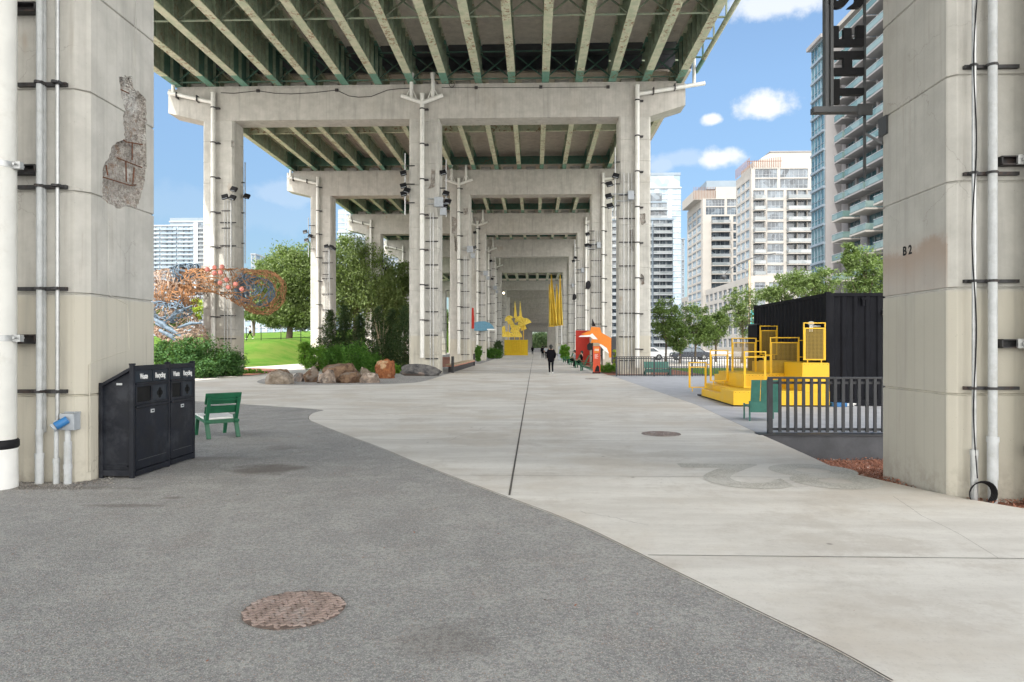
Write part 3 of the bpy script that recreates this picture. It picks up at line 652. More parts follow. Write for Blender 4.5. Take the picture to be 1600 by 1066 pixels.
# deck slabs
def slab(y0, y1, z, xl, xr, dx=0):
    m = MB().bb((xl, y0, z), (xr, y1, z+.45)); m.bb((xl-.02, y0, z+.46), (xl+.35, y1, z+1.2)); m.bb((xr-.35, y0, z+.46), (xr+.02, y1, z+1.2))
    for x in GX: m.bb((x-.26, y0, z-.07), (x+.26, y1, z-.001))
    part(m, 'deck_slab', 'soffit_concrete', via)
XLd, XRd = GX[0]-1.0, GX[-1]+1.15
slab(-45, 38.6, ZG+1.93, XLd, XRd)
part(MB().bb((XLd, 38.75, ZG+2.25), (XRd, 41.2, ZG+2.6)).bb((XLd, 41.0, ZG+1.45), (XRd, 41.18, ZG+2.24)), 'expansion_joint', 'retaining', via)
for n in range(1, 6):
    zz = ZG if n < 4 else ZG-.12*(n-3); slab(BY(n)+(2.0 if n == 1 else .7 if n < 5 else 1.4), BY(n+1)+.68, zz+1.34 if n < 5 else 15.62, XLd, XRd)
for n in range(6, 23):
    dx = bdx(n); m = MB(); z = 14.6-.09*(n-6)
    m.bb((XLd+dx, BY(n)+.1, z+.6), (XRd+dx, BY(n+1)+.09, z+1.1)); part(m, 'deck_slab', 'soffit_concrete', via)
# bearing pedestals between girders and cap of the first bent
for n in (1, 2, 3):
    for i, x in enumerate(GX[:-1]): part(MB().bb((x+.55, BY(n)+.5, 16.7), (x+1.4, BY(n)+1.1, 17.1)), 'bearing_wall', 'cap_concrete', via)
# cable along first cap
m = MB(); yc = Y1-.05
pts = [P(a, b, yc) for a, b in ((345, 145), (365, 146), (385, 144), (403, 142), (430, 146), (455, 147), (490, 145), (526, 141), (545, 150), (560, 152), (580, 151), (605, 141), (622, 139), (640, 138))]
m.tube(pts, .018, 6); pts = [P(a, b, yc) for a, b in ((690, 137), (745, 137), (845, 137), (950, 136))]; m.tube(pts, .015, 6)
m.tube([P(706+4*math.cos(t*.5), 132+4.5*math.sin(t*.5), yc) for t in range(14)], .018, 6)
for a, b in ((403, 142), (526, 141), (744, 137), (845, 136), (950, 136)): g = P(a, b, yc); m.box(g, (.18, .08, .16))
part(m, 'cable', 'strut', via)

# ------------- drain pipes, conduits and lamps on the piers
def clampset(pipe, x, y, zs, r, side=1):
    for z in zs:
        m = MB().tube([(x, y, z-.035), (x, y, z+.035)], r+.02, 12); m.bb((x-r-.10 if side < 0 else x, y-.01, z-.045), (x+r+.22 if side > 0 else x, y+r+.1, z+.02))
        part(m, 'clamp', 'strut', pipe)
def vpipe(x, y, z0, z1, r, branch, n):
    m = MB(); m.tube([(x, y, z0), (x, y, z1)], r, 14); m.tube([(x, y, z1-.02), (x, y, z1+.02)], r*1.15, 14)
    if branch == 'L': m.tube([(x, y, z1-.55), (x-2.6, y-.05, z1+.02)], r*.9, 12); m.tube([(x-2.35, y, z1+.05), (x-2.35, y, ZG+.6)], r*.8, 10)
    if branch == 'R': m.tube([(x, y, z1-.5), (x+3.8, y-.05, z1+.05)], r*.9, 12); m.tube([(x+3.2, y, z1-.05), (x+3.2, y, ZG+1.3)], r*.8, 10)
    if branch == 'Y':
        m.tube([(x, y, z1-.5), (x-1.2, y, z1-.08)], r*.95, 12); m.tube([(x, y, z1-.5), (x+1.2, y, z1-.08)], r*.95, 12)
        for s in (-1, 1):
            m.tube([(x+s*.62, y, z1-.3), (x+s*.62, y, ZG+.1), (x+s*.62, y, ZG+.5)], [r*.85, r*.85, r*1.35], 12)
            m.bar((x+s*.3, y, z1-.35), (x+s*.58, y, z1+.35), .10, .05); m.bar((x+s*.95, y, z1-.2), (x+s*.66, y, z1+.35), .10, .05)
    o = part(m, 'drain_pipe', 'pvc', via, smooth=True)
    zz = []; z = z1-.85
    while z > z0+.4: zz.append(z); z -= 2.02 if n < 3 else 2.4
    clampset(o, x, y, zz, r)
    if branch in 'LR':
        s = -1 if branch == 'L' else 1
        for q in (.9, 2.1): part(MB().tube([(x+s*q, y, z1-.55+q*.19-.16), (x+s*q, y, z1-.55+q*.19+.16)], .03, 8).box((x+s*q, y-.02, z1-.5+q*.17), (.06, .34, .34)), 'clamp', 'strut', o)
def conduits(xs, y, z0, z1, r=.022, step=1.35):
    m = MB()
    for x in xs: m.tube([(x, y, z0), (x, y, z1)], r, 8)
    o = part(m, 'conduit', 'conduit', via, smooth=True); z = z0+.5
    while z < z1: part(MB().bb((xs[0]-.28, y+.02, z-.03), (xs[-1]+.28, y+.075, z+.03)), 'strut_channel', 'strut', o); z += step
for n in range(1, 7):
    yb = BY(n); y = yb-.20; k = 1 if n > 1 else 0; r = .125
    zb = 14.74-.15*(n-1)
    xl, xm, xr = XX(335.5, Y1), XX(660.5, Y1), XX(995, Y1)
    vpipe(xl, y, 1.2 if n == 1 else .6, zb+1.55, r, 'L', n)
    vpipe(xm, y, .95, zb+1.35, r, 'Y', n)
    vpipe(xr, y, .5 if n > 1 else .4, zb+1.7, r, 'R', n)
    yc = yb-.09
    conduits([xl+.62, xl+.80, xl+1.0], yc, .2, 10.2-n*.1)
    conduits([xm+.45, xm+.62], yc, .4, 9.3)
    conduits([xr-.75, xr-.5, xr-.3], yc, .3, 11.5)
    if n < 5:
        part(MB().box((xm+.95, yb-.13, 9.9), (.5, .2, .55)).box((xm+1.2, yb-.12, 9.35), (.35, .18, .4)).tube([(xm+.3, yb-.08, 10.1), (xm+1.5, yb-.08, 10.1)], .02, 6).tube([(xm+.3, yb-.08, 9.8), (xm+1.5, yb-.08, 9.8)], .02, 6), 'junction_box', 'box_grey', via)
        part(MB().box((xr-.35, yb-.13, 10.2), (.35, .2, .5)).tube([(xr-1.5, yb-.08, 10.3), (xr-.4, yb-.08, 10.3)], .02, 6).tube([(xr-1.5, yb-.08, 9.9), (xr-.4, yb-.08, 9.9)], .02, 6), 'junction_box', 'box_grey', via)
# long drain pipe slung along the right edge of the deck, and its hangers
xp = GX[-1]+1.05; o = part(MB().tube([(xp, 5, ZG+.85), (xp, 39.5, ZG+.60)], .13, 12), 'drain_pipe', 'girder_flange', via, smooth=True)
m = MB(); m.tube([(GX[-1]+.55, 5, ZG+1.2), (GX[-1]+.55, 38.8, ZG+.9)], .05, 8)
for k in range(9):
    y = 38-k*2.3; m.bb((GX[-1]+.1, y-.04, ZG+.75), (xp+.2, y+.04, ZG+.83)); m.bb((xp-.04, y-.04, ZG+.75), (xp+.04, y+.04, ZG+1.95))
part(m, 'hanger', 'girder_web', o)
xp2 = GX[0]-.7; part(MB().tube([(xp2, 5, ZG+.85), (xp2, 39.5, ZG+.60)], .13, 12), 'drain_pipe', 'girder_flange', via, smooth=True)

# ------------- fittings on the near left pier
yl = 7.95
def pL(px, py, off=.09): return P(px, py, yl-off)
def zL(py, off=.09): return P(60, py, yl-off).z
x1, x2 = pL(61.5, 500).x, pL(88, 500).x; m = MB()
m.tube([(x1, yl-.09, -.02), (x1, yl-.09, .33)], .046, 14).tube([(x1, yl-.09, .33), (x1, yl-.09, .62)], .038, 14).tube([(x1, yl-.09, .62), (x1, yl-.09, 14)], .034, 14); m.tube([(x1, yl-.09, .30), (x1, yl-.09, .36)], .05, 14).tube([(x1, yl-.09, .58), (x1, yl-.09, .64)], .044, 14)
m.bb((x1-.034, yl-.06, .6), (x1+.034, yl-.02, 14))
part(m, 'conduit', 'conduit_pvc', via, smooth=True, label='thick grey conduit on the near left pier')
m = MB().tube([(x2, yl-.07, .62), (x2, yl-.07, 14)], .022, 12); m2 = MB().tube([(x2, yl-.09, -.02), (x2, yl-.09, .28)], .034, 12).tube([(x2, yl-.09, .28), (x2, yl-.09, .75)], .025, 12).tube([(x2, yl-.09, .25), (x2, yl-.09, .30)], .038, 12)
part(m, 'conduit', 'conduit', via, smooth=True); part(m2, 'conduit', 'conduit_pvc', via, smooth=True)
x3 = pL(106, 700).x; m = MB().tube([(x3, yl-.09, -.02), (x3, yl-.09, .5)], .042, 14).tube([(x3, yl-.09, .5), (x3, yl-.09, .78)], .032, 14).tube([(x3, yl-.09, .18), (x3, yl-.09, .23)], .048, 14); part(m, 'conduit', 'conduit_pvc', via, smooth=True)
for py in (130, 291, 451, 612):
    a, b = pL(22, py), pL(99, py); part(MB().bb((a.x, yl-.05, a.z-.022), (b.x, yl-.004, a.z+.022)).bb((a.x, yl-.052, a.z-.006), (b.x, yl-.051, a.z+.006)), 'strut_channel', 'strut', via)
    for xx in (x1, x2): part(MB().bb((xx-.05, yl-.115, a.z-.014), (xx+.05, yl-.05, a.z+.018)).tube([(xx, yl-.12, a.z-.014), (xx, yl-.12, a.z+.014)], .035, 10), 'pipe_strap', 'strut', via)
# big white drain pipe at the picture's left edge
xw = P(-4, 500, 7.62).x; m = MB().tube([(xw, 7.62, .54), (xw, 7.62, 14)], .185, 32); o = part(m, 'drain_pipe', 'pvc', via, smooth=True, label='wide white drain pipe on the near left pier')
part(MB().tube([(xw, 7.62, -.02), (xw, 7.62, .42), (xw, 7.62, .44), (xw, 7.62, .47)], [.2, .195, .2, .185], 32), 'pipe_base', 'white_paint', o, smooth=True)
part(MB().tube([(xw, 7.62, .45), (xw, 7.62, .47), (xw, 7.62, .535), (xw, 7.62, .555)], [.195, .21, .21, .195], 32), 'rubber_coupling', 'black_metal', o, smooth=True)
for py in (258, 528):
    z = P(10, py, 7.62).z; q = MB().tube([(xw, 7.62, z-.04), (xw, 7.62, z+.03)], .192, 32); q.bb((xw+.18, 7.60, z-.045), (xw+.28, 7.66, z+.035)).tube([(xw+.23, 7.56, z), (xw+.23, 7.72, z)], .014, 8); part(q, 'clamp', 'conduit', o, smooth=True)
for py in (12, 265, 530):
    a = pL(20, py); part(MB().bb((a.x-.1, yl-.12, a.z-.055), (pL(57, py).x, yl-.005, a.z-.04)).bb((a.x-.1, yl-.12, a.z+.04), (pL(57, py).x, yl-.005, a.z+.055)).bb((pL(57, py).x-.012, yl-.12, a.z-.055), (pL(57, py).x, yl-.005, a.z+.055)).bb((a.x-.1, yl-.03, a.z-.04), (pL(57, py).x-.012, yl-.005, a.z+.04)), 'mounting_bracket', 'strut', via)
# power outlet box
a, b = pL(96, 672), pL(119, 646); m = MB().bb((a.x, yl-.13, a.z), (b.x, yl-.01, b.z)); m.bb((a.x-.01, yl-.035, b.z), (b.x+.006, yl-.005, b.z+.014))
o = part(m, 'outlet_box', 'box_grey', via, bev=.008, label='grey power outlet box with blue socket cover')
c = pL(93, 662, .17); part(MB().tube([(c.x+.06, c.y+.05, c.z+.04), (c.x-.03, c.y-.03, c.z-.03)], .048, 16), 'socket', 'blue_plastic', o, smooth=True)
part(MB().tube([(c.x-.035, c.y-.035, c.z-.035), (c.x-.05, c.y-.05, c.z-.05)], .05, 16), 'socket_cap', 'box_grey', o)
# raised render lines on the side face (old formwork seams)
m = MB()
for pl in (((212, 0), (209, 60), (206, 120)), ((213, 30), (211, 130)), ((170, 315), (169, 420), (171, 462)), ((171, 462), (199, 476), (202, 546)), ((199, 548), (145, 566), (140, 570), (140, 738)), ((228, 190), (230, 282))):
    q = [fz(*p, xf) for p in pl]
    part(MB().tube([(xf+.0, u, w) for u, w in q], .006, 6), 'formwork_seam', 'pier_concrete', via)

# ------------- fittings on the near right pier
yr = 7.5
def pR(px, py, off=.08): return P(px, py, yr-off)
x1, x2 = pR(1522, 500).x, pR(1551, 500).x
m = MB().tube([(x1, yr-.08, -.06), (x1, yr-.08, .50)], .037, 14).tube([(x1, yr-.08, .5), (x1, yr-.08, 14)], .023, 12).tube([(x1, yr-.08, .46), (x1, yr-.08, .52)], .042, 14); part(m, 'conduit', 'conduit', via, smooth=True)
m = MB().tube([(x2, yr-.08, -.08), (x2, yr-.08, .2)], .045, 14).tube([(x2, yr-.08, .2), (x2, yr-.08, .62)], .052, 14).tube([(x2, yr-.08, .62), (x2, yr-.08, 14)], .044, 14).tube([(x2, yr-.08, .6), (x2, yr-.08, .66)], .06, 14); part(m, 'conduit', 'conduit_pvc', via, smooth=True)
for py in (102, 270, 439, 607):
    a, b = pR(1511, py), pR(1597, py); part(MB().bb((a.x, yr-.045, a.z-.018), (b.x, yr-.004, a.z+.018)), 'strut_channel', 'strut', via)
    for xx, rr in ((x1, .03), (x2, .05)): part(MB().tube([(xx, yr-.08, a.z-.014), (xx, yr-.08, a.z+.014)], rr, 12).bb((xx-rr-.01, yr-.09, a.z-.012), (xx+rr+.01, yr-.045, a.z+.012)), 'pipe_strap', 'strut', via)
m = MB(); pts = []
for i in range(60):
    z = 6-i*.1; pts.append((x1-.012+.02*math.sin(i*.33)+.012*math.sin(i*.11+1), yr-.115, z+.12))
m.tube(pts, .007, 6)
for k in range(5):
    cx, cz = x1+.035, .065; m.tube([(cx+(.115+.007*k)*math.cos(t*.3), yr-.13-.012*k-.01*math.sin(t*.3), cz+(.115+.006*k)*math.sin(t*.3)) for t in range(22)], .007, 6)
part(m, 'cable_coil', 'black_metal', via, smooth=True)
for py in (251, 537):
    a, b = pR(1564, py), pR(1612, py); m = MB().bb((a.x, yr-.1, a.z-.048), (b.x, yr-.005, a.z-.036)).bb((a.x, yr-.1, a.z+.036), (b.x, yr-.005, a.z+.048)).bb((a.x, yr-.1, a.z-.048), (a.x+.012, yr-.005, a.z+.048)).bb((a.x, yr-.03, a.z-.036), (b.x, yr-.005, a.z+.036)); part(m, 'mounting_bracket', 'strut', via)
    part(MB().box(((a.x+b.x)/2+.06, yr-.11, a.z), (.14, .03, .1)).tube([((a.x+b.x)/2+.04, yr-.06, a.z), ((a.x+b.x)/2+.04, yr-.15, a.z)], .018, 8), 'clamp', 'conduit', via)
xw = pR(1597, 500).x+.17; o = part(MB().tube([(xw, yr-.2, .55), (xw, yr-.2, 14)], .17, 28), 'drain_pipe', 'pvc', via, smooth=True)
part(MB().tube([(xw, yr-.2, -.1), (xw, yr-.2, .47)], .178, 28), 'pipe_base', 'white_paint', o, smooth=True); part(MB().tube([(xw, yr-.2, .46), (xw, yr-.2, .56)], .192, 28), 'rubber_coupling', 'black_metal', o, smooth=True)
# the B2 mark on its left face
q = fz(1418, 392, 4.48); M = Matrix.Translation((4.476, q[0], q[1])) @ Matrix(((0, 0, -1, 0), (-1, 0, 0, 0), (0, 1, 0, 0), (0, 0, 0, 1)))
text_mesh('B 2', .15, 'black_metal', 'pier_mark', M, c0r, .004, .001)
# ================================================ THINGS UNDER THE VIADUCT
# ------------- litter bins beside the left pier
def front_pt(u, w, y0, bx): return (bx, y0+u, w)
BXB, BXF = xf+.02, -4.89
def bin_unit(y0, y1, label, left):
    t = thing('litter_bin', label, 'bin', (BXF, y0, 0), 'black litter and recycling cabinets')
    H, HB = 1.34, 1.14; L = y1-y0; p = .045
    # carcass
    m = MB().prismY([(BXB+.01, .03), (BXF-.03, .03), (BXF-.03, H-.012), (BXB+.01, HB-.012)], y0+.02, y1-.02); part(m, 'cabinet', 'bin_black', t)
    for (x, y, h) in ((BXF-.03, y0+.0, H+.05), (BXF-.03, y1-.002, H+.05)) if left else ((BXF-.03, y1, H+.05),):
        part(MB().bb((x-p/2-.004, y-p/2, 0), (x+p/2+.004, y+p/2, h)).bb((x-p/2-.008, y-p/2-.004, h), (x+p/2+.008, y+p/2+.004, h+.018)), 'post', 'bin_black', t, bev=.004)
    if left: part(MB().bb((BXB-.01, y0-p/2, 0), (BXB+.035, y0+p/2, HB+.03)), 'post', 'bin_black', t, bev=.004)
    # side frame rails
    if left:
        m = MB().bb((BXB+.02, y0-.012, .03), (BXF-.05, y0+.018, .10)); part(m, 'side_rail', 'bin_black', t)
        m = MB().bar((BXB, y0, HB-.01), (BXF-.03, y0, H+.01), .05, .035); part(m, 'side_rail', 'bin_black', t)
        m = MB().bb((BXB+.05, y0-.008, .14), (BXF-.09, y0+.01, .155)); part(m, 'side_trim', 'bin_black', t)
        part(MB().bb((BXB+.19, y0+.012, HB+.0), (BXB+.26, y0+.0195, HB+.025)), 'label_plate', 'conduit_pvc', t)
    # front: header, opening panel, door
    X = BXF
    part(MB().bb((X-.035, y0, H-.02), (X-.0, y1, H+.04)).bb((BXB, y1-.03, HB-.02), (BXB+.03, y1, HB+.02)), 'top_rail', 'bin_black', t)
    a, b = y0+.035, y1-.035; mid = (a+b)/2
    for (u0, u1, txt) in ((a, mid-.008, 'Waste'), (mid+.008, b, 'Recycling')):
        hp = part(MB().bb((X-.032, u0, H-.17), (X-.010, u1, H-.025)), 'header_panel', 'bin_panel', t)
        M = Matrix.Translation((X-.009, (u0+u1)/2, H-.10)) @ Matrix(((0, 0, 1, 0), (1, 0, 0, 0), (0, 1, 0, 0), (0, 0, 0, 1))) @ Matrix.Diagonal((.72, 1.05, 1, 1))
        text_mesh(txt, .088, 'white_paint', 'lettering', M, hp, .0022, .001)
    part(MB().bb((X-.03, y0+.03, H-.20), (X+.004, y1-.03, H-.175)), 'front_rail', 'bin_black', t)
    # waste opening: square frame with dark hole; recycling: clover
    z0, z1 = H-.45, H-.205
    part(MB().bb((X-.030, a, z0), (X-.006, b, z0+.035)).bb((X-.030, a, z1-.02), (X-.006, b, z1)).bb((X-.030, a, z0+.035), (X-.006, a+.03, z1-.02)).bb((X-.030, mid-.03, z0+.035), (X-.006, mid+.012, z1-.02)).bb((X-.0295, b-.02, z0+.035), (X-.006, b, z1-.02)), 'opening_frame', 'bin_black', t)
    part(MB().bb((X-.029, a+.03, z0+.035), (X-.024, mid-.03, z1-.02)), 'opening', 'hole_black', t)
    part(MB().bb((X-.030, mid+.012, z0+.035), (X-.012, b-.02, z1-.02)), 'opening_panel', 'bin_panel', t)
    cy, cz = (mid+b-.01)/2, (z0+z1)/2; m = MB(); rr = .036
    for dy, dz in ((rr, 0), (-rr, 0), (0, rr), (0, -rr), (0, 0)): m.tube([(X-.0125, cy+dy, cz+dz), (X-.0105-.0002*abs(dy)/rr, cy+dy, cz+dz)], rr*.93, 16)
    part(m, 'opening', 'hole_black', t)
    part(MB().bb((X-.03, y0+.03, z0-.035), (X+.006, y1-.03, z0-.004)), 'front_rail', 'bin_black', t)
    d = part(MB().bb((X-.030, a, .10), (X-.008, b, z0-.04)), 'door', 'bin_black', t)
    part(MB().bb((X-.008, mid-.04, z0-.12), (X-.003, mid+.04, z0-.075)), 'lock_plate', 'conduit_pvc', d); part(MB().bb((X-.0028, mid-.022, z0-.105), (X-.001, mid+.022, z0-.09)), 'lock_slot', 'hole_black', d)
    part(MB().bb((X-.008, a+.05, .2), (X-.005, b-.05, .206)), 'door_trim', 'dark_frame', d)
    part(MB().bb((X-.03, y0+.025, .02), (X+.002, y1-.025, .085)), 'bottom_rail', 'bin_black', t)
ya, ybm, yc2 = 8.22, 9.03, 9.70
bin_unit(ya, ybm, 'black waste and recycling bin, the nearer one with its sloping side panel showing', True)
bin_unit(ybm+.006, yc2, 'black waste and recycling bin, the farther one next to the green chair', False)

# ------------- green plank chairs (local: +Y is the way the chair faces)
def chair_parts(t, w=.60, seatmat='white_paint', back='slats'):
    g = 'chair_green'; h = w/2
    for s in (-1, 1):
        part(MB().bar((s*(h-.03), -.42, 0), (s*(h-.03), -.24, .40), .045, .07, (1, 0, 0)), 'leg', g, t, bev=.005)
        part(MB().bar((s*(h-.03), .34, 0), (s*(h-.03), .24, .34), .045, .06, (1, 0, 0)), 'leg', g, t, bev=.005)
        part(MB().bar((s*(h-.03), .34, .345), (s*(h-.03), -.36, .29), .045, .08, (1, 0, 0)), 'side_rail', g, t, bev=.004)
        part(MB().bar((s*(h-.03), -.26, .24), (s*(h-.03), -.46, .72), .04, .06, (1, 0, 0)), 'back_upright', g, t, bev=.004)
    part(MB().bar((0, .33, .385), (0, -.26, .335), w-.02, .03, (0, 0, 1)), 'seat', seatmat, t, bev=.008)
    part(MB().bar((-h, -.30, .29), (h, -.30, .29), .03, .07), 'stretcher', g, t)
    M = Matrix.Rotation(R(22), 3, 'X')
    part(MB().box((0, -.395, .70), (w+.05, .026, .21), 0, M), 'backrest', g, t, bev=.006); part(MB().box((0, -.325, .50), (w+.03, .026, .13), 0, M), 'backrest', g, t, bev=.006)
    part(MB().box((0, -.425, .68), (w-.08, .03, .04), 0, M), 'back_batten', g, t); part(MB().box((0, -.365, .55), (w-.08, .03, .04), 0, M), 'back_batten', g, t)
c = G(338, 681); ch = thing('garden_chair', 'low green chair with pale seat standing on the asphalt beyond the bins', 'chair', (c.x, c.y, 0), None, True, R(42)); chair_parts(ch, .56)
def adirondack(t, w=.66):
    g = 'chair_green'; h = w/2
    for s in (-1, 1):
        part(MB().bb((s*h-.02, .30, 0), (s*h+.02, .38, .52)), 'leg', g, t); part(MB().bar((s*h, .34, .34), (s*h, -.42, .02), .04, .11, (1, 0, 0)), 'leg', g, t)
        part(MB().bb((s*h-.06, -.38, .52), (s*h+.06, .44, .545)), 'armrest', g, t)
    part(MB().bar((0, .36, .36), (0, -.28, .20), w-.04, .03), 'seat', g, t); part(MB().bb((-h, .36, .22), (h, .39, .37)), 'apron', g, t)
    M = Matrix.Rotation(R(24), 3, 'X')
    for i in range(3): part(MB().box(((i-1)*w*.31, -.42, .58), (w*.29, .025, .80), 0, M), 'backrest_slat', g, t)
labs = ['green slatted chair in the row right of the path, nearest the orange totem', 'green slatted chair, second in the row counting from the orange totem', 'green slatted chair, third in the row counting from the orange totem', 'green slatted chair, fourth in the row counting from the orange totem', 'green slatted chair, farthest from the orange totem in the row']
pr = None
for i, (px, py) in enumerate(((917, 579.5), (908, 575), (897, 570.5), (887, 566.5), (880, 563))):
    c = G(px, py)
    if pr is None: pr = thing('slatted_chair', labs[0], 'chair', (c.x, c.y, 0), 'green chairs in a row along the path', True, R(78)); adirondack(pr, .75)
    else: dup(pr, (c.x, c.y, 0), R(78-i*2), labs[i])
# chair on the deck by the near fence, seen from behind
c = G(1190, 657); t = thing('slatted_chair', 'green three-slat chair behind the corner post of the near grey railing', 'chair', (c.x, c.y, 0), None, True, R(-4))
w = .62; g = 'bench_green'
for s in (-1, 1):
    part(MB().bb((s*w/2-.014, -.26, 0), (s*w/2+.014, -.22, .44)), 'leg', g, t); part(MB().bb((s*w/2-.014, .24, 0), (s*w/2+.014, .28, .36)), 'leg', g, t)
part(MB().bb((-w/2, -.28, .20), (w/2, -.25, .44)), 'back_panel', g, t); part(MB().bb((-w/2, -.25, .30), (w/2, .30, .33)), 'seat', g, t)
M = Matrix.Rotation(R(9), 3, 'X')
for i in range(3): part(MB().box(((i-1)*.205, -.31, .66), (.19, .024, .48), 0, M), 'backrest_slat', g, t, bev=.004)
# bench at the far railing
c = G(1027, 587); t = thing('garden_bench', 'wide green plank bench in front of the far railing', 'bench', (c.x, c.y, 0), None, True, 0)
w = 1.34
part(MB().box((0, -.02+.3, .58), (w, .03, .36), 0, Matrix.Rotation(R(-14), 3, 'X')), 'backrest', g, t); part(MB().box((0, .02, .33), (w-.06, .50, .03), 0, Matrix.Rotation(R(6), 3, 'X')), 'seat', g, t)
part(MB().bb((-w/2+.04, -.26, .18), (w/2-.04, -.23, .32)), 'apron', g, t)
for s in (-1, 1):
    part(MB().bb((s*w/2-.025, -.28, 0), (s*w/2+.025, -.20, .42)), 'leg', g, t); part(MB().bar((s*w/2, -.2, .28), (s*w/2, .40, .02), .05, .1, (1, 0, 0)), 'leg', g, t); part(MB().bb((s*w/2-.05, -.32, .42), (s*w/2+.05, .28, .445)), 'armrest', g, t)

# ------------- railings
def railing(name, label, x0, x1, y, z0, h, step, bw, bays, base=(0, 0)):
    t = thing(name, label, 'railing', (x0, y, z0)); L = (x1-x0)/bays
    part(MB().bb((x0-.02, y-.05, z0+h-.035), (x1, y+.05, z0+h)), 'top_rail', 'rail_grey', t, bev=.004)
    for b in range(bays):
        a = x0+b*L; part(MB().bb((a-.03, y-.045, z0), (a+.05, y+.045, z0+h-.036)), 'post', 'rail_grey', t)
        m = MB().bb((a+.05, y-.01, z0+h-.13), (a+L-.03, y+.012, z0+h-.085)).bb((a+.05, y-.01, z0+.05), (a+L-.03, y+.012, z0+.095)); part(m, 'rail', 'rail_grey', t)
        k = int((L-.1)/step)
        for i in range(1, k+1):
            x = a+.04+i*(L-.08)/(k+1)
            m = MB().bb((x-bw/2, y-.045, z0+.025), (x+bw/2, y-.011, z0+h-.036)); BAL.append(m); part(m, 'baluster', 'rail_grey', t)
    return t
BAL = []
yf = 12.72; x0 = P(1202, 600, yf).x
railing('railing', 'grey metal railing with flat balusters on the retaining wall beside the near right pier', x0, x0+5.6, yf, .02, ZZ(588.5, yf)-.02, .145, .052, 2)
yf2 = 36.6; x0f = P(963, 588, yf2).x
railing('railing', 'long grey railing closing the far end of the white deck', x0f, x0f+12.0, yf2, .01, ZZ(557, yf2)-.01, .128, .036, 6)
o = thing('retaining_wall', 'low dark grey retaining wall holding up the edge of the white deck', 'wall', (4.1, 12.6, 0))
part(MB().bb((3.98, 12.56, -.8), (14, 12.70, -.006)), 'wall', 'retaining', o); part(MB().bb((XX(1186, 12.55), 12.53, -.004), (14, 12.80, .022)), 'coping', 'rail_grey', o)

# ------------- black shipping container
def container(name, label, x0, x1, y0, y1, h, mat, z0=.0):
    t = thing(name, label, 'container', (x0, y0, z0)); p = .12
    def corr(a, b, amp, n):
        L = b-a; k = max(4, int(L/.28)); q = []
        for i in range(k):
            u = a+L*i/k; s = L/k; q += [(u, 0), (u+s*.28, 0), (u+s*.42, amp), (u+s*.86, amp)]
        q.append((b, 0)); return q
    zl, zh = z0+.16, z0+h-.11
    def wall(pts, fixed, axis, flip):
        vs = []; 
        for (u, d) in pts:
            for z in (zl, zh): vs.append((fixed+d*flip, u, z) if axis == 'X' else (u, fixed+d*flip, z))
        return MB().add(vs, [(2*i, 2*i+2, 2*i+3, 2*i+1) for i in range(len(pts)-1)])
    part(wall(corr(y0+p, y1-p, .036, 0), x0+.012, 'X', 1), 'side_wall', mat, t); part(wall(corr(y0+p, y1-p, .036, 0), x1-.012, 'X', -1), 'side_wall', mat, t)
    part(wall(corr(x0+p, x1-p, .036, 0), y0+.012, 'Y', 1), 'end_wall', mat, t); part(wall(corr(x0+p, x1-p, .036, 0), y1-.012, 'Y', -1), 'end_wall', mat, t)
    part(MB().bb((x0+.02, y0+.02, z0+h-.09), (x1-.02, y1-.02, z0+h-.03)), 'roof', mat, t)
    for (a, b) in ((x0, y0), (x1-p, y0), (x0, y1-p), (x1-p, y1-p)):
        part(MB().bb((a, b, z0+.12), (a+p, b+p, z0+h-.12)), 'corner_post', mat, t)
        for z in (z0, z0+h-.12): part(MB().bb((a-.006, b-.006, z), (a+p+.006, b+p+.006, z+.12)), 'corner_casting', mat, t)
    for z, d in ((z0+.02, .15), (z0+h-.12, .09)):
        for q in (((x0+p, y0+.0, z), (x1-p, y0+.06, z+d)), ((x0+p, y1-.06, z), (x1-p, y1, z+d)), ((x0, y0+p, z), (x0+.06, y1-p, z+d)), ((x1-.06, y0+p, z), (x1, y1-p, z+d))): part(MB().bb(*q), 'frame_rail', mat, t)
    return t
ycn = 18.6; xcn = XX(1291, ycn); hc = ZZ(457, ycn)-.02
cn = container('shipping_container', 'matt black corrugated shipping container at the end of the yellow steps', xcn, xcn+2.44, ycn, ycn+6.06, hc, 'container_black', .015)
part(MB().bb((xcn+.95, ycn-.02, hc-.36), (xcn+1.02, ycn+.02, hc-.14)).bb((xcn+.92, ycn-.035, hc-.20), (xcn+1.05, ycn+.0, hc-.14)), 'hinge', 'container_black', cn)
part(MB().prismX([(ycn-.16, hc-.58), (ycn+.04, hc-.44), (ycn+.04, hc-.60)], xcn+1.48, xcn+2.3), 'canopy', 'rail_grey', cn)
part(MB().bb((xcn+.35, ycn-.10, .06), (xcn+.75, ycn-.01, .09)).bb((xcn+.35, ycn-.10, .03), (xcn+.7, ycn-.06, .05)), 'forklift_pocket', 'white_paint', cn)
tag_bl = part(MB().bb((xcn+.05, ycn-.3, .018), (xcn+.42, ycn-.05, .12)), 'cable_cover', 'blue_plastic', cn)
part(MB().tube([(xcn-.02, ycn+.3, hc-.9), (xcn-.28, ycn+.3, hc-.9)], .018, 8).tube([(xcn-.28, ycn+.3, hc-.86), (xcn-.28, ycn+.3, hc-1.05)], .05, 10).ball((xcn-.28, ycn+.3, hc-.82), .09, 12, 8, (1, 1, .6)), 'flood_lamp', 'white_paint', cn)
for k in range(4): part(MB().bb((xcn+.15+k*.55, ycn-.012, .03), (xcn+.17+k*.55, ycn+.0, .16)), 'base_stiffener', 'container_black', cn)
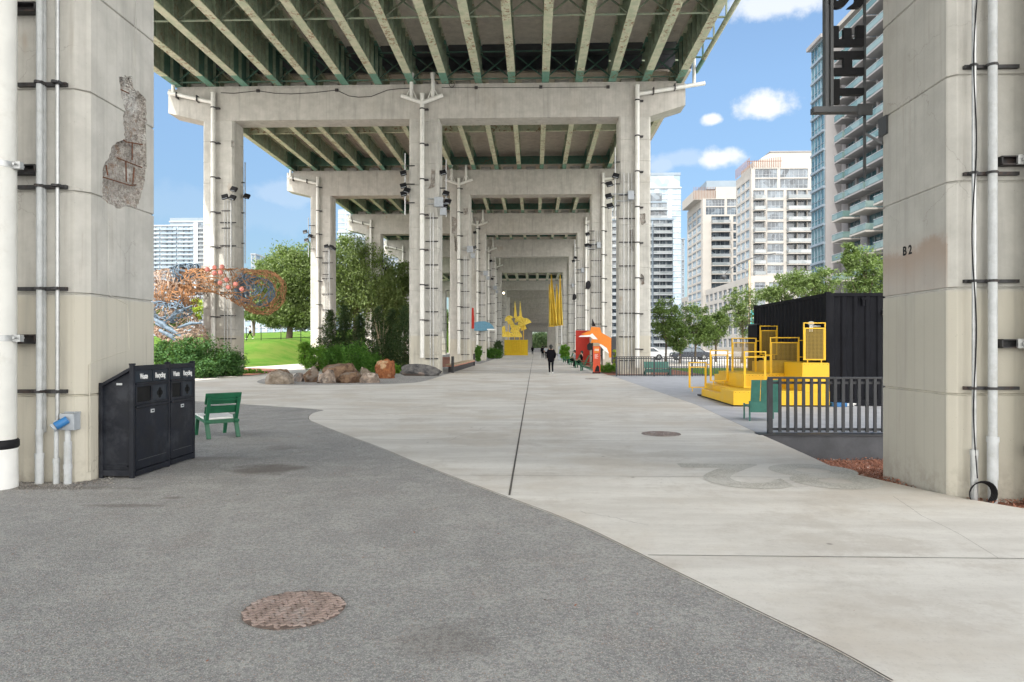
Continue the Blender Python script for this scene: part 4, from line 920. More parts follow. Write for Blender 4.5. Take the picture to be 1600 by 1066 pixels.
# small dark cabin at its back
yk = 24.0; kb = thing('service_cabinet', 'small black cabinet tucked against the back of the black container', 'cabinet', (P(1183, 508, yk).x, yk, 0))
part(MB().bb((P(1183, 508, yk).x, yk, 0), (P(1212, 508, yk).x, yk+1, ZZ(508, yk))), 'body', 'container_black', kb); part(MB().bb((P(1183, 508, yk).x-.03, yk-.03, ZZ(508, yk)), (P(1212, 508, yk).x, yk+1.03, ZZ(506, yk))), 'lid', 'rail_grey', kb)

# ------------- yellow stepped seating
st = thing('seating_steps', 'bright yellow stepped seating platform beside the black container', 'seating', (5.4, 18.3, 0))
yS = 18.35; xa, xb, xc_, xd = XX(1146, yS), XX(1163, 19.6), XX(1222, 19.8), xcn-.015
def pbox(a, b, name='step', mat='yellow', bev=.006): return part(MB().bb(a, b), name, mat, st, bev=bev)
pbox((xa, yS, .05), (xd, 19.60, .42)); pbox((xa+.28, 19.60, .05), (xd, 22.6, .419)); pbox((xa+.02, 19.602, .05), (xa+.28, 21.9, .26))
pbox((xb, 19.62, .421), (XX(1253, 18.4)-.004, 22.3, .82)); pbox((xb+.02, 22.31, .421), (xd, 22.9, .70))
pbox((xc_, 20.2, .822), (XX(1253, 18.4)-.006, 22.5, 1.14)); pbox((XX(1253, 18.4), 18.37, .423), (xd, 21.9, 1.17))
pbox((xa+.03, yS+.03, .012), (xd-.03, 22.5, .05), 'plinth', 'black_metal')
m = MB()
for a in (.2, .8, 1.4, 2.0): m.bb((xa+.02+a, yS-.004, .06), (xa+.026+a, yS+.0, .41))
for (q0, q1, q2) in (((xa, yS), (xd, 19.60), .42), ((xb, 19.62), (XX(1253, 18.4)-.004, 22.3), .82), ((XX(1253, 18.4), 18.37), (xd, 21.9), 1.17)):
    if q2 == .42: q1 = (XX(1253, 18.4)-.006, q1[1]); 
    part(MB().bb((q0[0]+.02, q0[1]+.02, q2+.001), (q1[0]-.02, q1[1]-.02, q2+.006)), 'tread', 'yellow_tread', st)
    k = int((q1[0]-q0[0])/.09)
    for i in range(min(k, 16)): x = q0[0]+.05+i*(q1[0]-q0[0]-.1)/max(1, min(k, 16)-1); part(MB().tube([(x, q0[1]-.003, q2-.035), (x, q0[1]+.001, q2-.035)], .008, 6), 'bolt', 'black_metal', st)
for x in (xa+.85, xa+1.7): part(MB().bb((x-.003, yS-.002, .055), (x+.003, yS+.0005, .385)), 'seam', 'yellow_dark', st)
def frame(px0, py0, px1, py1, Y, mesh, foot=True):
    a, b = P(px0, py1, Y), P(px1, py0, Y); w = .032; m = MB()
    zt, zb, x0, x1 = b.z, a.z, a.x, b.x
    m.bb((x0, Y-w/2, zb), (x0+w, Y+w/2, zt)).bb((x1-w, Y-w/2, zb), (x1, Y+w/2, zt)).bb((x0+w, Y-w/2, zt-w*.9), (x1-w, Y+w/2, zt))
    zi = zt-.14; m.bb((x0+w, Y-w/2+.002, zi-w), (x1-w, Y+w/2-.002, zi)).bb((x0+w, Y-w/2, zb), (x1-w, Y+w/2, zb+w))
    i = w+.012
    m.bb((x0+w, Y-.012, zb+w), (x0+i+.016, Y+.012, zi-w)).bb((x1-i-.016, Y-.012, zb+w), (x1-w, Y+.012, zi-w))
    o = part(m, 'screen_frame', 'yellow', st, bev=.003)
    if mesh: 
        q = MB().add([(x0+i, Y, zb+w), (x1-i, Y, zb+w), (x1-i, Y, zi-w), (x0+i, Y, zi-w)], [(0, 1, 2, 3)]); part(q, 'mesh_panel', 'wire_mesh', o)
        if mesh == 2: part(MB().add([(x0+i, Y+.02, zb+w), (x1-i, Y+.02, zb+w), (x1-i, Y+.02, zi-w), (x0+i, Y+.02, zi-w)], [(0, 1, 2, 3)]), 'mesh_panel', 'wire_mesh', o)
    if foot:
        part(MB().bb((x0+.10, Y-.012, zb-.12), (x0+.125, Y+.012, zb)).bb((x1-.125, Y-.012, zb-.12), (x1-.10, Y+.012, zb)), 'foot', 'yellow', o)
frame(1076, 566, 1104, 606, 21.5, 0); frame(1109, 547, 1138, 596, 21.2, 0); frame(1143, 528, 1182, 584, 21.6, 1); frame(1162, 549, 1197, 606, 18.9, 0, False)
frame(1187, 509, 1215, 555, 21.8, 2); frame(1203, 527, 1249, 585, 19.68, 2, False); frame(1255, 504, 1290, 563, 18.52, 2)
for (a, b, c_, Y) in ((1249, 1256, 532, 19.8), (1249, 1256, 558, 19.8), (1197, 1204, 556, 19.4), (1182, 1188, 533, 21.7), (1182, 1188, 556, 21.7), (1104, 1110, 570, 21.4), (1138, 1144, 552, 21.4)):
    p, q = P(a, c_, Y), P(b, c_, Y); part(MB().bb((p.x, Y-.012, p.z-.012), (q.x, Y+.012, p.z+.012)), 'link_bar', 'yellow', st)

# ------------- manholes
def manhole(label, c, r, mat='rust_iron', grid=.06, z=.008):
    t = thing('manhole_cover', label, 'manhole', (c.x, c.y, 0)); n = 40
    part(MB().tube([(c.x, c.y, z-.004), (c.x, c.y, z)], r, n), 'plate', 'rust_dark' if label.startswith('rusty') else mat, t); m = MB()
    k = int(r/grid)
    if label.startswith('rusty'):
        for i in range(-k-2, k+3):
            for j in range(-k-2, k+3):
                x, y = i*grid*.8+(j % 2)*grid*.4, j*grid*.72
                if math.hypot(x, y) < r*.95: m.box((c.x+x, c.y+y, z+.004), (.036, .017, .008), R(35 if (i+j) % 2 else -35))
        k = -1
    for i in range(-k, k+1):
        h = math.sqrt(max(0, (r*.93)**2-(i*grid)**2))
        if h > .05: 
            m.bb((c.x+i*grid-.008, c.y-h, z), (c.x+i*grid+.008, c.y+h, z+.006))
            a = -h
            while a < h-.03: m.bb((c.x-h+(a+h), c.y+i*grid-.007, z+.0005), (c.x-h+(a+h)+.035, c.y+i*grid+.007, z+.0075)); a += grid
    part(m, 'raised_grid', 'rust_worn' if label.startswith('rusty') else mat, t)
    if label.startswith('rusty'): return
    ring = [(r*1.0, z), (r*1.06, z)]; q = MB(); vs = []
    for rr, zz in ((r*.985, z-.003), (r*.99, z+.005), (r*1.05, z+.005), (r*1.06, z-.003)):
        for j in range(n): vs.append((c.x+rr*math.cos(2*math.pi*j/n), c.y+rr*math.sin(2*math.pi*j/n), zz))
    q.add(vs, [(i*n+j, i*n+(j+1) % n, (i+1)*n+(j+1) % n, (i+1)*n+j) for i in range(3) for j in range(n)]); part(q, 'rim', mat, t)
manhole('rusty iron manhole cover set in the asphalt in the foreground', G(460, 953), .305, 'rust_iron', .05)
manhole('small dark manhole cover in the concrete path before the deck', G(1033, 679), .335, 'rust_iron', .07, .014)
manhole('faint manhole cover far along the concrete path', G(925, 592.5), .33, 'rust_iron', .09, .014)

# ------------- hanging sign with vertical lettering
ys = 9.0
sg = thing('hanging_sign', 'tall steel frame sign with black letters reading THE S up its side', 'sign', (P(1290, 170, ys).x, ys, ZZ(172, ys)))
a, b = P(1287.5, 172, ys), P(1300, -260, ys)
m = MB().bb((a.x, ys-.05, a.z), (a.x+.035, ys+.05, b.z)).bb((a.x+.035, ys-.02, a.z), (a.x+.065, ys+.02, b.z)).bb((a.x+.065, ys-.05, a.z), (b.x, ys+.05, b.z)); part(m, 'frame_post', 'dark_frame', sg)
a, b = P(1349, 278, ys), P(1352, -260, ys); part(MB().bb((a.x, ys-.012, a.z), (b.x+.006, ys+.012, b.z)), 'frame_post', 'dark_frame', sg)
a, b = P(1269, 177.5, ys), P(1350, 168, ys); part(MB().bb((a.x, ys-.06, a.z), (b.x+.02, ys+.06, b.z)).box((b.x-.02, ys-.07, a.z+.02), (.18, .03, .14)), 'cross_arm', 'dark_frame', sg)
a, b = P(1352, 209, ys), P(1378, 205, 8.4); part(MB().bar(a, (4.46, 8.9, b.z), .03, .03), 'stay', 'dark_frame', sg); part(MB().bb((4.45, 8.78, ZZ(218, 8.9)), (4.479, 8.97, ZZ(190, 8.9))), 'wall_plate', 'dark_frame', sg)
for chh, py0, py1 in (('T', 163, 125), ('H', 118, 81.5), ('E', 73, 42), ('S', 17, -18)):
    c = P(1323, (py0+py1)/2, ys); hgt = P(1298, 0, ys).x-P(1349, 0, ys).x; wid = ZZ(py1, ys)-ZZ(py0, ys)
    cu = {'T': [[(-.5, -.5+.74), (.5, .24), (.5, .5), (-.5, .5)], [(-.13, -.5), (.13, -.5), (.13, .24), (-.13, .24)]],
          'H': [[(-.5, -.5), (-.2, -.5), (-.2, .5), (-.5, .5)], [(.2, -.5), (.5, -.5), (.5, .5), (.2, .5)], [(-.2, -.14), (.2, -.14), (.2, .12), (-.2, .12)]],
          'E': [[(-.5, -.5), (-.16, -.5), (-.16, .5), (-.5, .5)], [(-.16, .27), (.5, .27), (.5, .5), (-.16, .5)], [(-.16, -.12), (.38, -.12), (.38, .12), (-.16, .12)], [(-.16, -.5), (.5, -.5), (.5, -.27), (-.16, -.27)]]}.get(chh)
    H = abs(hgt)
    if cu:
        m = MB()
        for k, q in enumerate(cu): m.prismY([(c.x-v*H, c.z+u*wid) for u, v in q], ys-.03-.001*k, ys+.03+.001*k)
        part(m, 'letter', 'black_metal', sg)
    else:
        M = Matrix.Translation((c.x, ys, c.z)) @ Matrix(((0, -1, 0, 0), (0, 0, -1, 0), (1, 0, 0, 0), (0, 0, 0, 1))) @ Matrix.Diagonal((.86, 1.0, 1, 1)); text_mesh('S', H*1.42, 'black_metal', 'letter', M, sg, .028, .03)
# ------------- boulders
def rock(label, px0, py0, px1, py1, mat, seed, dy=0., dep=.9, rough=.22, grp='boulders on the asphalt pad'):
    b = G((px0+px1)/2, py1+dy); Y = b.y; x0, x1 = XX(px0, Y), XX(px1, Y); h = ZZ(py0, Y)
    bm = bmesh.new(); bmesh.ops.create_icosphere(bm, subdivisions=5, radius=1); r = random.Random(seed)
    pl = [(Vector((r.gauss(0, 1), r.gauss(0, 1), r.gauss(0, .8))).normalized(), r.uniform(.62, .92)) for _ in range(13)]
    for v in bm.verts:
        p = v.co.copy()
        for nrm, d in pl:
            q = p.dot(nrm)
            if q > d: p -= nrm*(q-d)*.93
        p *= 1+rough*.6*noise.fractal(v.co*1.7+Vector((seed*7, 0, 0)), .8, 2.1, 5)+.02*noise.noise(v.co*14)
        v.co = p
    xs = [v.co.x for v in bm.verts]; zs = [v.co.z for v in bm.verts]; ysv = [v.co.y for v in bm.verts]
    zb = min(zs)+.28*(max(zs)-min(zs)); w = x1-x0; sx_ = w/(max(xs)-min(xs)); sz = h/(max(zs)-zb); sy = w*dep/(max(ysv)-min(ysv))
    for v in bm.verts: v.co = Vector(((v.co.x-(max(xs)+min(xs))/2)*sx_, v.co.y*sy, (v.co.z-zb)*sz))
    me = bpy.data.meshes.new('boulder'); bm.to_mesh(me); bm.free(); me.shade_smooth()
    try: me.set_sharp_from_angle(angle=R(28))
    except Exception: pass
    me.materials.append(MATS[mat]); o = bpy.data.objects.new('boulder', me); COL.objects.link(o); o.location = ((x0+x1)/2, Y+w*dep*.4, 0); fin(o, None, label, 'boulder', grp)
rock('pale rounded boulder at the left end of the boulder group', 408, 579, 454, 601, 'rock_tan', 1)
rock('flat tan boulder half hidden behind the leftmost pale one', 418, 577, 450, 592, 'rock_brown', 2)
rock('smallest dark boulder between the pale and the pointed one', 455, 583, 474, 597, 'rock_grey', 3)
rock('upright dark brown boulder with a rounded tip', 471, 573, 496, 598, 'rock_brown', 4)
rock('largest brown boulder in the middle of the group', 500, 568, 558, 595, 'rock_brown', 5)
rock('black and white mottled boulder in front of the largest one', 490, 578, 522, 600, 'rock_mixed', 6)
rock('low brown boulder with a flat face right of the mottled one', 520, 582, 562, 599, 'rock_brown', 7)
rock('thin grey upright boulder right of the largest one', 559, 574, 578, 592, 'rock_tan', 8)
rock('small grey boulder with a reddish end', 559, 583, 592, 599, 'rock_mixed', 9)
rock('pointed rust orange boulder beside the path', 583, 561, 615, 592, 'rock_rust', 10, rough=.3)
rock('broad dark grey boulder at the foot of the middle pier', 624, 569, 689, 588, 'rock_grey', 12, dep=.5)

# ------------- long bench along the left of the path
b0, b1 = G(697, 579), G(738, 566); t = thing('long_bench', 'long low timber and concrete bench beside the middle piers', 'bench', (b0.x, b0.y, 0))
xx = XX(697, 41.5); 
for k in range(4): part(MB().bb((xx-.05+k*.14, 41.6, .44), (xx+.07+k*.14, 56, .50)), 'seat_plank', 'wood', t)
part(MB().bb((xx+.0, 41.6, .36), (xx+.5, 56, .43)), 'beam', 'kerb_red', t); part(MB().bb((xx+.1, 41.8, 0), (xx+.4, 55.8, .35)), 'plinth', 'strut', t)
for y in (41.3, 56.2): part(MB().bb((xx+.35, y-.1, 0), (xx+.5, y+.1, 1.0)), 'end_post', 'strut', t)
# ================================================ BUILDINGS
def building(name, label, x0, x1, y0, y1, z0, z1, wallm):
    t = thing(name, label, 'building', ((x0+x1)/2, (y0+y1)/2, z0)); t['_b'] = 0
    part(MB().bb((x0+.4, y0+.4, z0), (x1-.4, y1-.4, z1)), 'core', wallm, t); return t
class Facade:
    """axis-aligned face; u runs along the face, d outward"""
    def __init__(s, t, face, fixed, u0, u1):
        s.t, s.face, s.fx, s.u0, s.u1 = t, face, fixed, u0, u1; s.wall = MB(); s.win = []; s.bal = []
    def B(s, u0, u1, z0, z1, d0, d1):
        if s.face == 'F': return (u0, s.fx-d1, z0), (u1, s.fx-d0, z1)
        if s.face == 'L': return (s.fx-d1, u0, z0), (s.fx-d0, u1, z1)
        return (s.fx+d0, u0, z0), (s.fx+d1, u1, z1)
    def run(s, z0, z1, fh, bays, glass='glass_dark', wallm='cream_wall', rail='balcony_pale', slabm=None, proj=1.5, mull=3, spand=.22, mfr='white_wall', railh=1.05):
        s.wall.bb(*s.B(s.u0+.01, s.u1-.01, z1-.25, z1-.01, -.43, -.015))
        tot = sum(b[0] for b in bays); u = s.u0; nf = max(1, round((z1-z0)/fh)); fh = (z1-z0)/nf
        for (wd, kind) in bays:
            L = (s.u1-s.u0)*wd/tot; a, b = u, u+L; u = b
            if kind == 'w': s.wall.bb(*s.B(a, b, z0, z1, -.45, 0)); continue
            for k in range(nf):
                zb = z0+k*fh; zt = zb+fh
                if kind == 'g' or kind == 'G':
                    s.wall.bb(*s.B(a, b, zb, zb+fh*spand, -.44, -.02)); s.win.append((a, b, zb+fh*spand, zt, -.30, glass, mull, mfr))
                elif kind == 'b':
                    s.win.append((a, b, zb+.22, zt, -.9 if False else -.38, glass, mull, mfr))
                    s.bal.append((a, b, zb, proj, rail, slabm or wallm, railh))
        return s
    def finish(s, wallm):
        if s.wall.v: part(s.wall, 'wall', wallm, s.t)
        rest = {}; 
        for (a, b, z0, z1, d, g, mull, mfr) in s.win:
            used = s.t['_b']
            pane = MB().bb(*s.B(a, b, z0, z1, d-.05, d)); fr = MB()
            for i in range(mull+1):
                c = a+(b-a)*i/mull; w = .07 if (b-a) < 30 else .12; c = min(max(c, a+w/2), b-w/2); fr.bb(*s.B(c-w/2, c+w/2, z0, z1, d, d+.09))
            fr.bb(*s.B(a, b, z1-.09, z1-.005, d, d+.07)).bb(*s.B(a, b, z0+.005, z0+.09, d, d+.07)).bb(*s.B(a, b, z0+(z1-z0)*.34, z0+(z1-z0)*.34+.06, d, d+.06))
            if used < 90: o = part(pane, 'window', g, s.t); part(fr, 'frame', mfr, o)
            else:
                r = rest.setdefault(g, (MB(), MB(), mfr)); r[0].add(pane.v, pane.f); r[1].add(fr.v, fr.f)
            s.t['_b'] = used+1
        for g, (p, f, mfr) in rest.items():
            o = part(p, 'window', g, s.t, kind='stuff'); part(f, 'frame', mfr, o)
        for (a, b, z, pr, rail, sm, rh) in s.bal:
            o = part(MB().bb(*s.B(a+.05, b-.05, z-.05, z+.20, -.37, pr)), 'balcony', sm, s.t)
            m = MB().bb(*s.B(a+.1, b-.1, z+.28, z+rh+.1, pr-.10, pr-.04)); 
            m.bb(*s.B(a+.05, a+.11, z+.28, z+rh+.1, -.0, pr-.11)).bb(*s.B(b-.11, b-.05, z+.28, z+rh+.1, -.0, pr-.11))
            part(m, 'railing', rail, o); m = MB().bb(*s.B(a+.04, b-.04, z+rh+.1, z+rh+.16, pr-.14, pr)); part(m, 'handrail', 'white_wall', o)
            if b-a > 8: 
                m = MB()
                for i in range(1, 3): c = a+(b-a)*i/3; m.bb(*s.B(c-.06, c+.06, z+.2, z+2.9, -.3, pr*.5))
                part(m, 'divider', sm, o)
# tall grey tower nearest on the right
XF = 49.0
t = building('apartment_tower', 'tall grey tower with stacked glass balconies rising beside the near right pier', XF, 75, 84, 110.4, 0, 52, 'grey_wall')
f = Facade(t, 'L', XF, 84.4, 110.4); f.run(24, 52, 2.95, ((7, 'b'), (.6, 'w'), (7, 'b'), (.6, 'w'), (6, 'b'), (.6, 'w'), (3, 'b'), (1.6, 'w')), 'glass_teal', 'grey_wall', 'glass_rail', 'grey_wall', 1.9, 3, mfr='slate_wall')
f.run(2, 24, 2.95, ((4, 'b'), (1.8, 'w'), (5, 'b'), (2.2, 'w'), (5, 'b'), (2.2, 'w'), (4, 'b'), (2.4, 'w')), 'glass_teal', 'cream_wall', 'glass_rail', 'cream_wall', 2.6, 3, mfr='slate_wall'); f.finish('grey_wall')
part(MB().bb((XF-.9, 84, 52.0), (76, 111, 52.6)).bb((XF+1.5, 85, 52.6), (74, 109, 55.2)), 'roof', 'cream_wall', t)
f = Facade(t, 'F', 110.6, 46.6, 49.2); part(MB().bb((46.6, 110.6, 0), (60, 116, 51.5)), 'wing', 'grey_wall', t)
f = Facade(t, 'L', 46.2, 110.8, 115.8); f.run(0, 51, 3.0, ((1, 'g'),), 'glass_teal', 'grey_wall', mull=4, spand=.12, mfr='slate_wall'); f.finish('slate_wall'); part(MB().bb((45.8, 110.6, 51.0), (50, 116.4, 51.6)), 'roof', 'grey_wall', t)
# two cream towers
def cream(label, px_c, Y, dep, x1, ztop, bays, fh, pent):
    x0 = XX(px_c, Y); t = building('apartment_tower', label, x0, x1, Y, Y+dep, 0, ztop, 'cream_wall')
    f = Facade(t, 'F', Y, x0, x1); f.run(0, ztop-6.2, fh, bays, 'glass_dark', 'cream_wall', 'balcony_pale', 'cream_wall', 1.7, 4)
    f.run(ztop-6.2, ztop, fh, ((.4, 'w'), (2.4, 'g'), (.3, 'w'), (3, 'g'), (.3, 'w'), (4, 'g'), (.5, 'w')), 'glass_dark', 'cream_wall', mull=6, spand=.1); f.finish('cream_wall')
    f = Facade(t, 'L', x0, Y+.46, Y+dep); f.run(0, ztop-2.5, fh, ((1.2, 'w'), (3, 'g'), (.5, 'w'), (3, 'g'), (.5, 'w'), (3, 'g'), (.6, 'w')), 'glass_pale', 'cream_wall', mull=3, spand=.25); f.run(ztop-2.5, ztop, 2.5, ((1, 'w'),)); f.finish('cream_wall')
    return t, x0
tE, xE = cream('broad cream tower with long balconies and a sloping cream roof house', 1174, 200, 15, 92, 53.2, ((.5, 'w'), (3.1, 'b'), (.8, 'w'), (4.5, 'g'), (.8, 'w'), (8.2, 'b'), (1, 'w'), (8, 'g'), (1, 'w')), 3.05, 0)
e = lambda px: XX(px, 203)
part(MB().prismY([(e(1180), 53.2), (e(1190), 53.2+3.8), (e(1205), 58.6), (94, 58.6), (94, 53.2)], 203, 213), 'roof_house', 'cream_wall', tE); part(MB().bb((e(1203), 202.8, 58.6), (94, 213.2, 58.9)), 'roof_trim', 'grey_wall', tE)
m = MB(); 
for i in range(16): m.bb((xE-1.2+i*.62, 199.6+0, 53.3), (xE-1.08+i*.62, 199.8, 56.3-.08*(15-i)))
for i in range(16): m.bb((xE-.6, 200+i*.9, 53.3), (xE-.5, 200.12+i*.9, 56.2))
m.bb((xE-1.2, 199.6, 55.0), (xE+8.6, 199.7, 55.2)); part(m, 'pergola', 'copper', tE); part(MB().bb((xE+1.2, 202.0, 53.2), (xE+8.4, 214, 55.6)), 'roof_screen', 'cream_wall', tE)
tD, xD = cream('slimmer cream tower with copper screens on its roof, left of the broad one', 1098, 250, 25, 92, 55.2, ((1.3, 'w'), (.6, 'w'), (4, 'b'), (.8, 'w'), (3, 'g'), (.5, 'w'), (2.5, 'b'), (1, 'w'), (5, 'g')), 3.05, 0)
e = lambda px: XX(px, 252)
part(MB().bb((e(1078)+1.5, 252, 55.2), (e(1122), 272, 58.6)), 'roof_screen', 'cream_wall', tD); part(MB().bb((e(1106), 254, 59.5), (92, 270, 62.6)), 'roof_house', 'slate_wall', tD); part(MB().bb((e(1118), 251.5, 55.2), (92, 253, 59.7)), 'roof_house', 'cream_wall', tD)
m = MB()
for i in range(22): m.bb((e(1078)+1.3+i*.55, 251.6, 55.3), (e(1078)+1.4+i*.55, 251.8, 59.8))
part(m, 'pergola', 'copper', tD)
# podium
t = building('apartment_block', 'long low cream block at the feet of the two cream towers', 62.3, 95, 198, 290, 0, 21.5, 'cream_wall')
f = Facade(t, 'L', 62.3, 198.46, 290); f.run(0, 20.2, 4.0, tuple(x for i in range(16) for x in ((.8, 'w'), (2.0, 'g'))), 'glass_dark', 'cream_wall', mull=2, spand=.3); f.run(20.2, 21.8, 1.6, ((1, 'w'),)); f.finish('cream_wall')
f = Facade(t, 'F', 198, 62.3, 95); f.run(0, 20.2, 4.0, tuple(x for i in range(8) for x in ((.8, 'w'), (2.4, 'g'))), 'glass_dark', 'cream_wall', mull=2, spand=.3); f.run(20.2, 21.8, 1.6, ((1, 'w'),)); f.finish('cream_wall')
# glassy towers seen past the right pier
def slabtower(label, x0, x1, Y, dep, zt, fh, wallm, glass, rail, bays, top=None, mull=4, side='L', proj=1.4):
    t = building('apartment_tower', label, x0, x1, Y, Y+dep, 0, zt, wallm)
    f = Facade(t, 'F', Y, x0, x1); f.run(0, zt, fh, bays, glass, wallm, rail, 'white_wall', proj, mull, spand=.15); f.finish(wallm)
    fx = x0 if side == 'L' else x1; f = Facade(t, side, fx, Y+.46, Y+dep); f.run(0, zt, fh, ((1, 'w'), (6, 'g'), (1, 'w'), (6, 'g'), (1, 'w')), glass, wallm, mull=mull, spand=.15); f.finish(wallm)
    part(MB().bb((x0-.3, Y-.3, zt), (x1+.3, Y+dep, zt+.8)), 'roof', wallm, t); return t
Yc = 300
slabtower('blue grey stepped tower with white balcony edges behind the right pier', XX(953, Yc), XX(1052, Yc), Yc, 30, ZZ(345, Yc), 3.0, 'slate_wall', 'glass_dark', 'balcony_pale', ((1, 'w'), (9, 'b'), (.8, 'w'), (9, 'b'), (.8, 'w'), (9, 'b'), (.5, 'w')))
t = [o for o in ALL() if o.name.startswith('apartment_tower')][-1]
f = Facade(t, 'F', Yc+2, XX(953, Yc), XX(1044, Yc)); f.run(ZZ(345, Yc)+.9, ZZ(316, Yc), 3, ((1, 'b'), (.05, 'w'), (1, 'b')), 'glass_dark', 'slate_wall', 'balcony_pale', 'white_wall', 1.2, 5); f.finish('slate_wall')
part(MB().bb((XX(953, Yc), Yc+2.4, ZZ(345, Yc)+.8), (XX(1043, Yc), Yc+25, ZZ(314, Yc))), 'upper_block', 'slate_wall', t); part(MB().bb((XX(960, Yc), Yc+4, ZZ(314, Yc)), (XX(1037, Yc), Yc+20, ZZ(300, Yc))), 'roof_house', 'glass_dark', t)
slabtower('tall pale tower farthest back behind the right pier', XX(965, 400), XX(1064, 400), 400, 30, ZZ(296, 400), 3.2, 'white_wall', 'glass_pale', 'balcony_pale', ((2, 'g'), (1, 'w'), (2, 'g'), (1, 'w'), (2, 'g'), (1, 'w'), (2, 'g'), (.7, 'w'), (2, 'g')), mull=3)
t = [o for o in ALL() if o.name.startswith('apartment_tower')][-1]; part(MB().bb((XX(965, 400), 401, ZZ(296, 400)+.8), (XX(1063, 400), 425, ZZ(272, 400))), 'crown', 'glass_pale', t); part(MB().bb((XX(965, 400), 400.7, ZZ(275, 400)), (XX(1064, 400), 425.5, ZZ(271, 400))), 'crown_rim', 'slate_wall', t)
slabtower('narrow dark tower far away beside the pale one', XX(1064, 520), XX(1070, 520), 520, 20, ZZ(375, 520), 3.2, 'slate_wall', 'glass_dark', 'balcony_pale', ((1, 'w'), (3, 'g'), (1, 'w')), mull=2)
# left-hand city
YA = 480
slabtower('wide white tower with rows of glass balconies left of the first pier', XX(200, YA), XX(303, YA), YA, 25, ZZ(350, YA), 3.0, 'white_wall', 'glass_pale', 'glass_pale', ((8, 'b'), (.4, 'w'), (8, 'b'), (.4, 'w'), (8, 'b'), (.4, 'w'), (8, 'b')), side='R', mull=5)
t = [o for o in ALL() if o.name.startswith('apartment_tower')][-1]
part(MB().bb((XX(303, YA)+.1, YA-1, 0), (XX(310, YA), YA+20, ZZ(345, YA))), 'stair_tower', 'white_wall', t); part(MB().bb((XX(310, YA), YA, 0), (XX(318, YA), YA+20, ZZ(349, YA))), 'glass_wing', 'glass_dark', t)
f = Facade(t, 'F', YA, XX(310, YA)+.2, XX(340, YA)); f.run(0, ZZ(349, YA), 3, ((1, 'b'), (1, 'b')), 'glass_dark', 'slate_wall', 'balcony_pale', 'white_wall', 1.2, 3); f.finish('slate_wall')
part(MB().bb((XX(262, YA), YA+3, ZZ(350, YA)+.8), (XX(316, YA), YA+22, ZZ(336, YA))), 'roof_house', 'slate_wall', t); part(MB().bb((XX(262, YA)-.5, YA+2.5, ZZ(343, YA)), (XX(318, YA), YA+2.9, ZZ(341, YA))), 'roof_trim', 'white_wall', t)
slabtower('curved white block rising above the willows', XX(528, 420), XX(640, 420), 420, 25, ZZ(362, 420), 3.1, 'white_wall', 'glass_pale', 'balcony_pale', ((8, 'b'), (.3, 'w'), (8, 'b')), side='R', mull=5)
t = [o for o in ALL() if o.name.startswith('apartment_tower')][-1]; f = Facade(t, 'F', 424, XX(528, 424), XX(552, 424)); part(MB().bb((XX(528, 424), 424.5, ZZ(362, 420)), (XX(552, 424), 440, ZZ(325, 424))), 'upper_block', 'white_wall', t); f.run(ZZ(362, 420)+.8, ZZ(325, 424), 3, ((1, 'g'), (.2, 'w'), (1, 'g')), 'glass_pale', 'white_wall', mull=3); f.finish('white_wall')
slabtower('small pale block just visible between piers over the lawn', XX(392, 520), XX(399, 520), 520, 20, ZZ(396, 520), 3.2, 'white_wall', 'glass_pale', 'balcony_pale', ((1, 'w'), (3, 'g'), (1, 'w')), side='R', mull=2)
slabtower('long low glass fronted block beyond the lawn', XX(380, 300), XX(520, 300), 300, 20, ZZ(478, 300), 3.4, 'white_wall', 'glass_pale', 'balcony_pale', tuple(x for i in range(12) for x in ((.5, 'w'), (2, 'g'))), side='R', mull=2)

# ================================================ TREES AND SHRUBS
def tree(name, label, px, Y, zb, crowns, leaf, cat='tree', group=None, trunk=.22, lsize=.13, dens=1., droop=0., fork=True):
    x = XX(px, Y); t = thing(name, label, cat, (x, Y, zb), group); V = []; Cc = []
    for (cx, cy, rx, ry) in crowns:
        c = P(cx, cy, Y); s = Y/F; rad = (rx*s, rx*s*.85, ry*s); vol = rad[0]*rad[2]
        ncl = int(26*dens+vol*7*dens); p, cc = clumps(c, rad, ncl, int(70*dens**.3), min(rad)*.42, .35); V.append(p); Cc += [q for q in cc[::max(1, len(cc)//7)]]
    p = np.concatenate(V); p = p[p[:, 2] > zb+.25]
    v, f = leafquads(p, lsize, .42, droop); npmesh('crown', v, f, leaf, t)
    m = MB(); top = Vector((x, Y, P(px, crowns[0][1], Y).z)); b = Vector((x, Y, zb-.1)); mid = b.lerp(top, .45)+Vector((trunk*.6, 0, 0))
    m.tube([b, b+Vector((0, 0, .25)), mid, top], [trunk*1.4, trunk, trunk*.75, trunk*.25], 9)
    for q in Cc[:14]:
        q = Vector(q); s = b.lerp(top, random.uniform(.35, .7))
        if (q-s).length > .4: m.tube([s, s.lerp(q, .5)+Vector((0, 0, (q-s).length*.08)), q], [trunk*.4, trunk*.22, trunk*.06], 6)
    part(m, 'trunk', 'trunk', t, smooth=True); return t
tree('willow_tree', 'large pale green willow over the lawn, between the first and second left piers', 452, 82, 2.4, ((452, 435, 46, 52), (430, 465, 38, 38), (475, 425, 36, 45), (462, 488, 36, 24), (415, 430, 25, 28), (412, 474, 22, 30), (438, 497, 36, 16), (480, 494, 30, 22), (500, 450, 26, 50)), 'leaf_willow', trunk=.4, lsize=.17, dens=1.25, droop=.8)
tree('willow_tree', 'large willow behind the second left pier', 555, 78, 2.0, ((545, 415, 42, 48), (575, 440, 45, 55), (535, 470, 36, 40), (600, 470, 34, 45)), 'leaf_willow', trunk=.4, lsize=.17, dens=1.25, droop=.8)
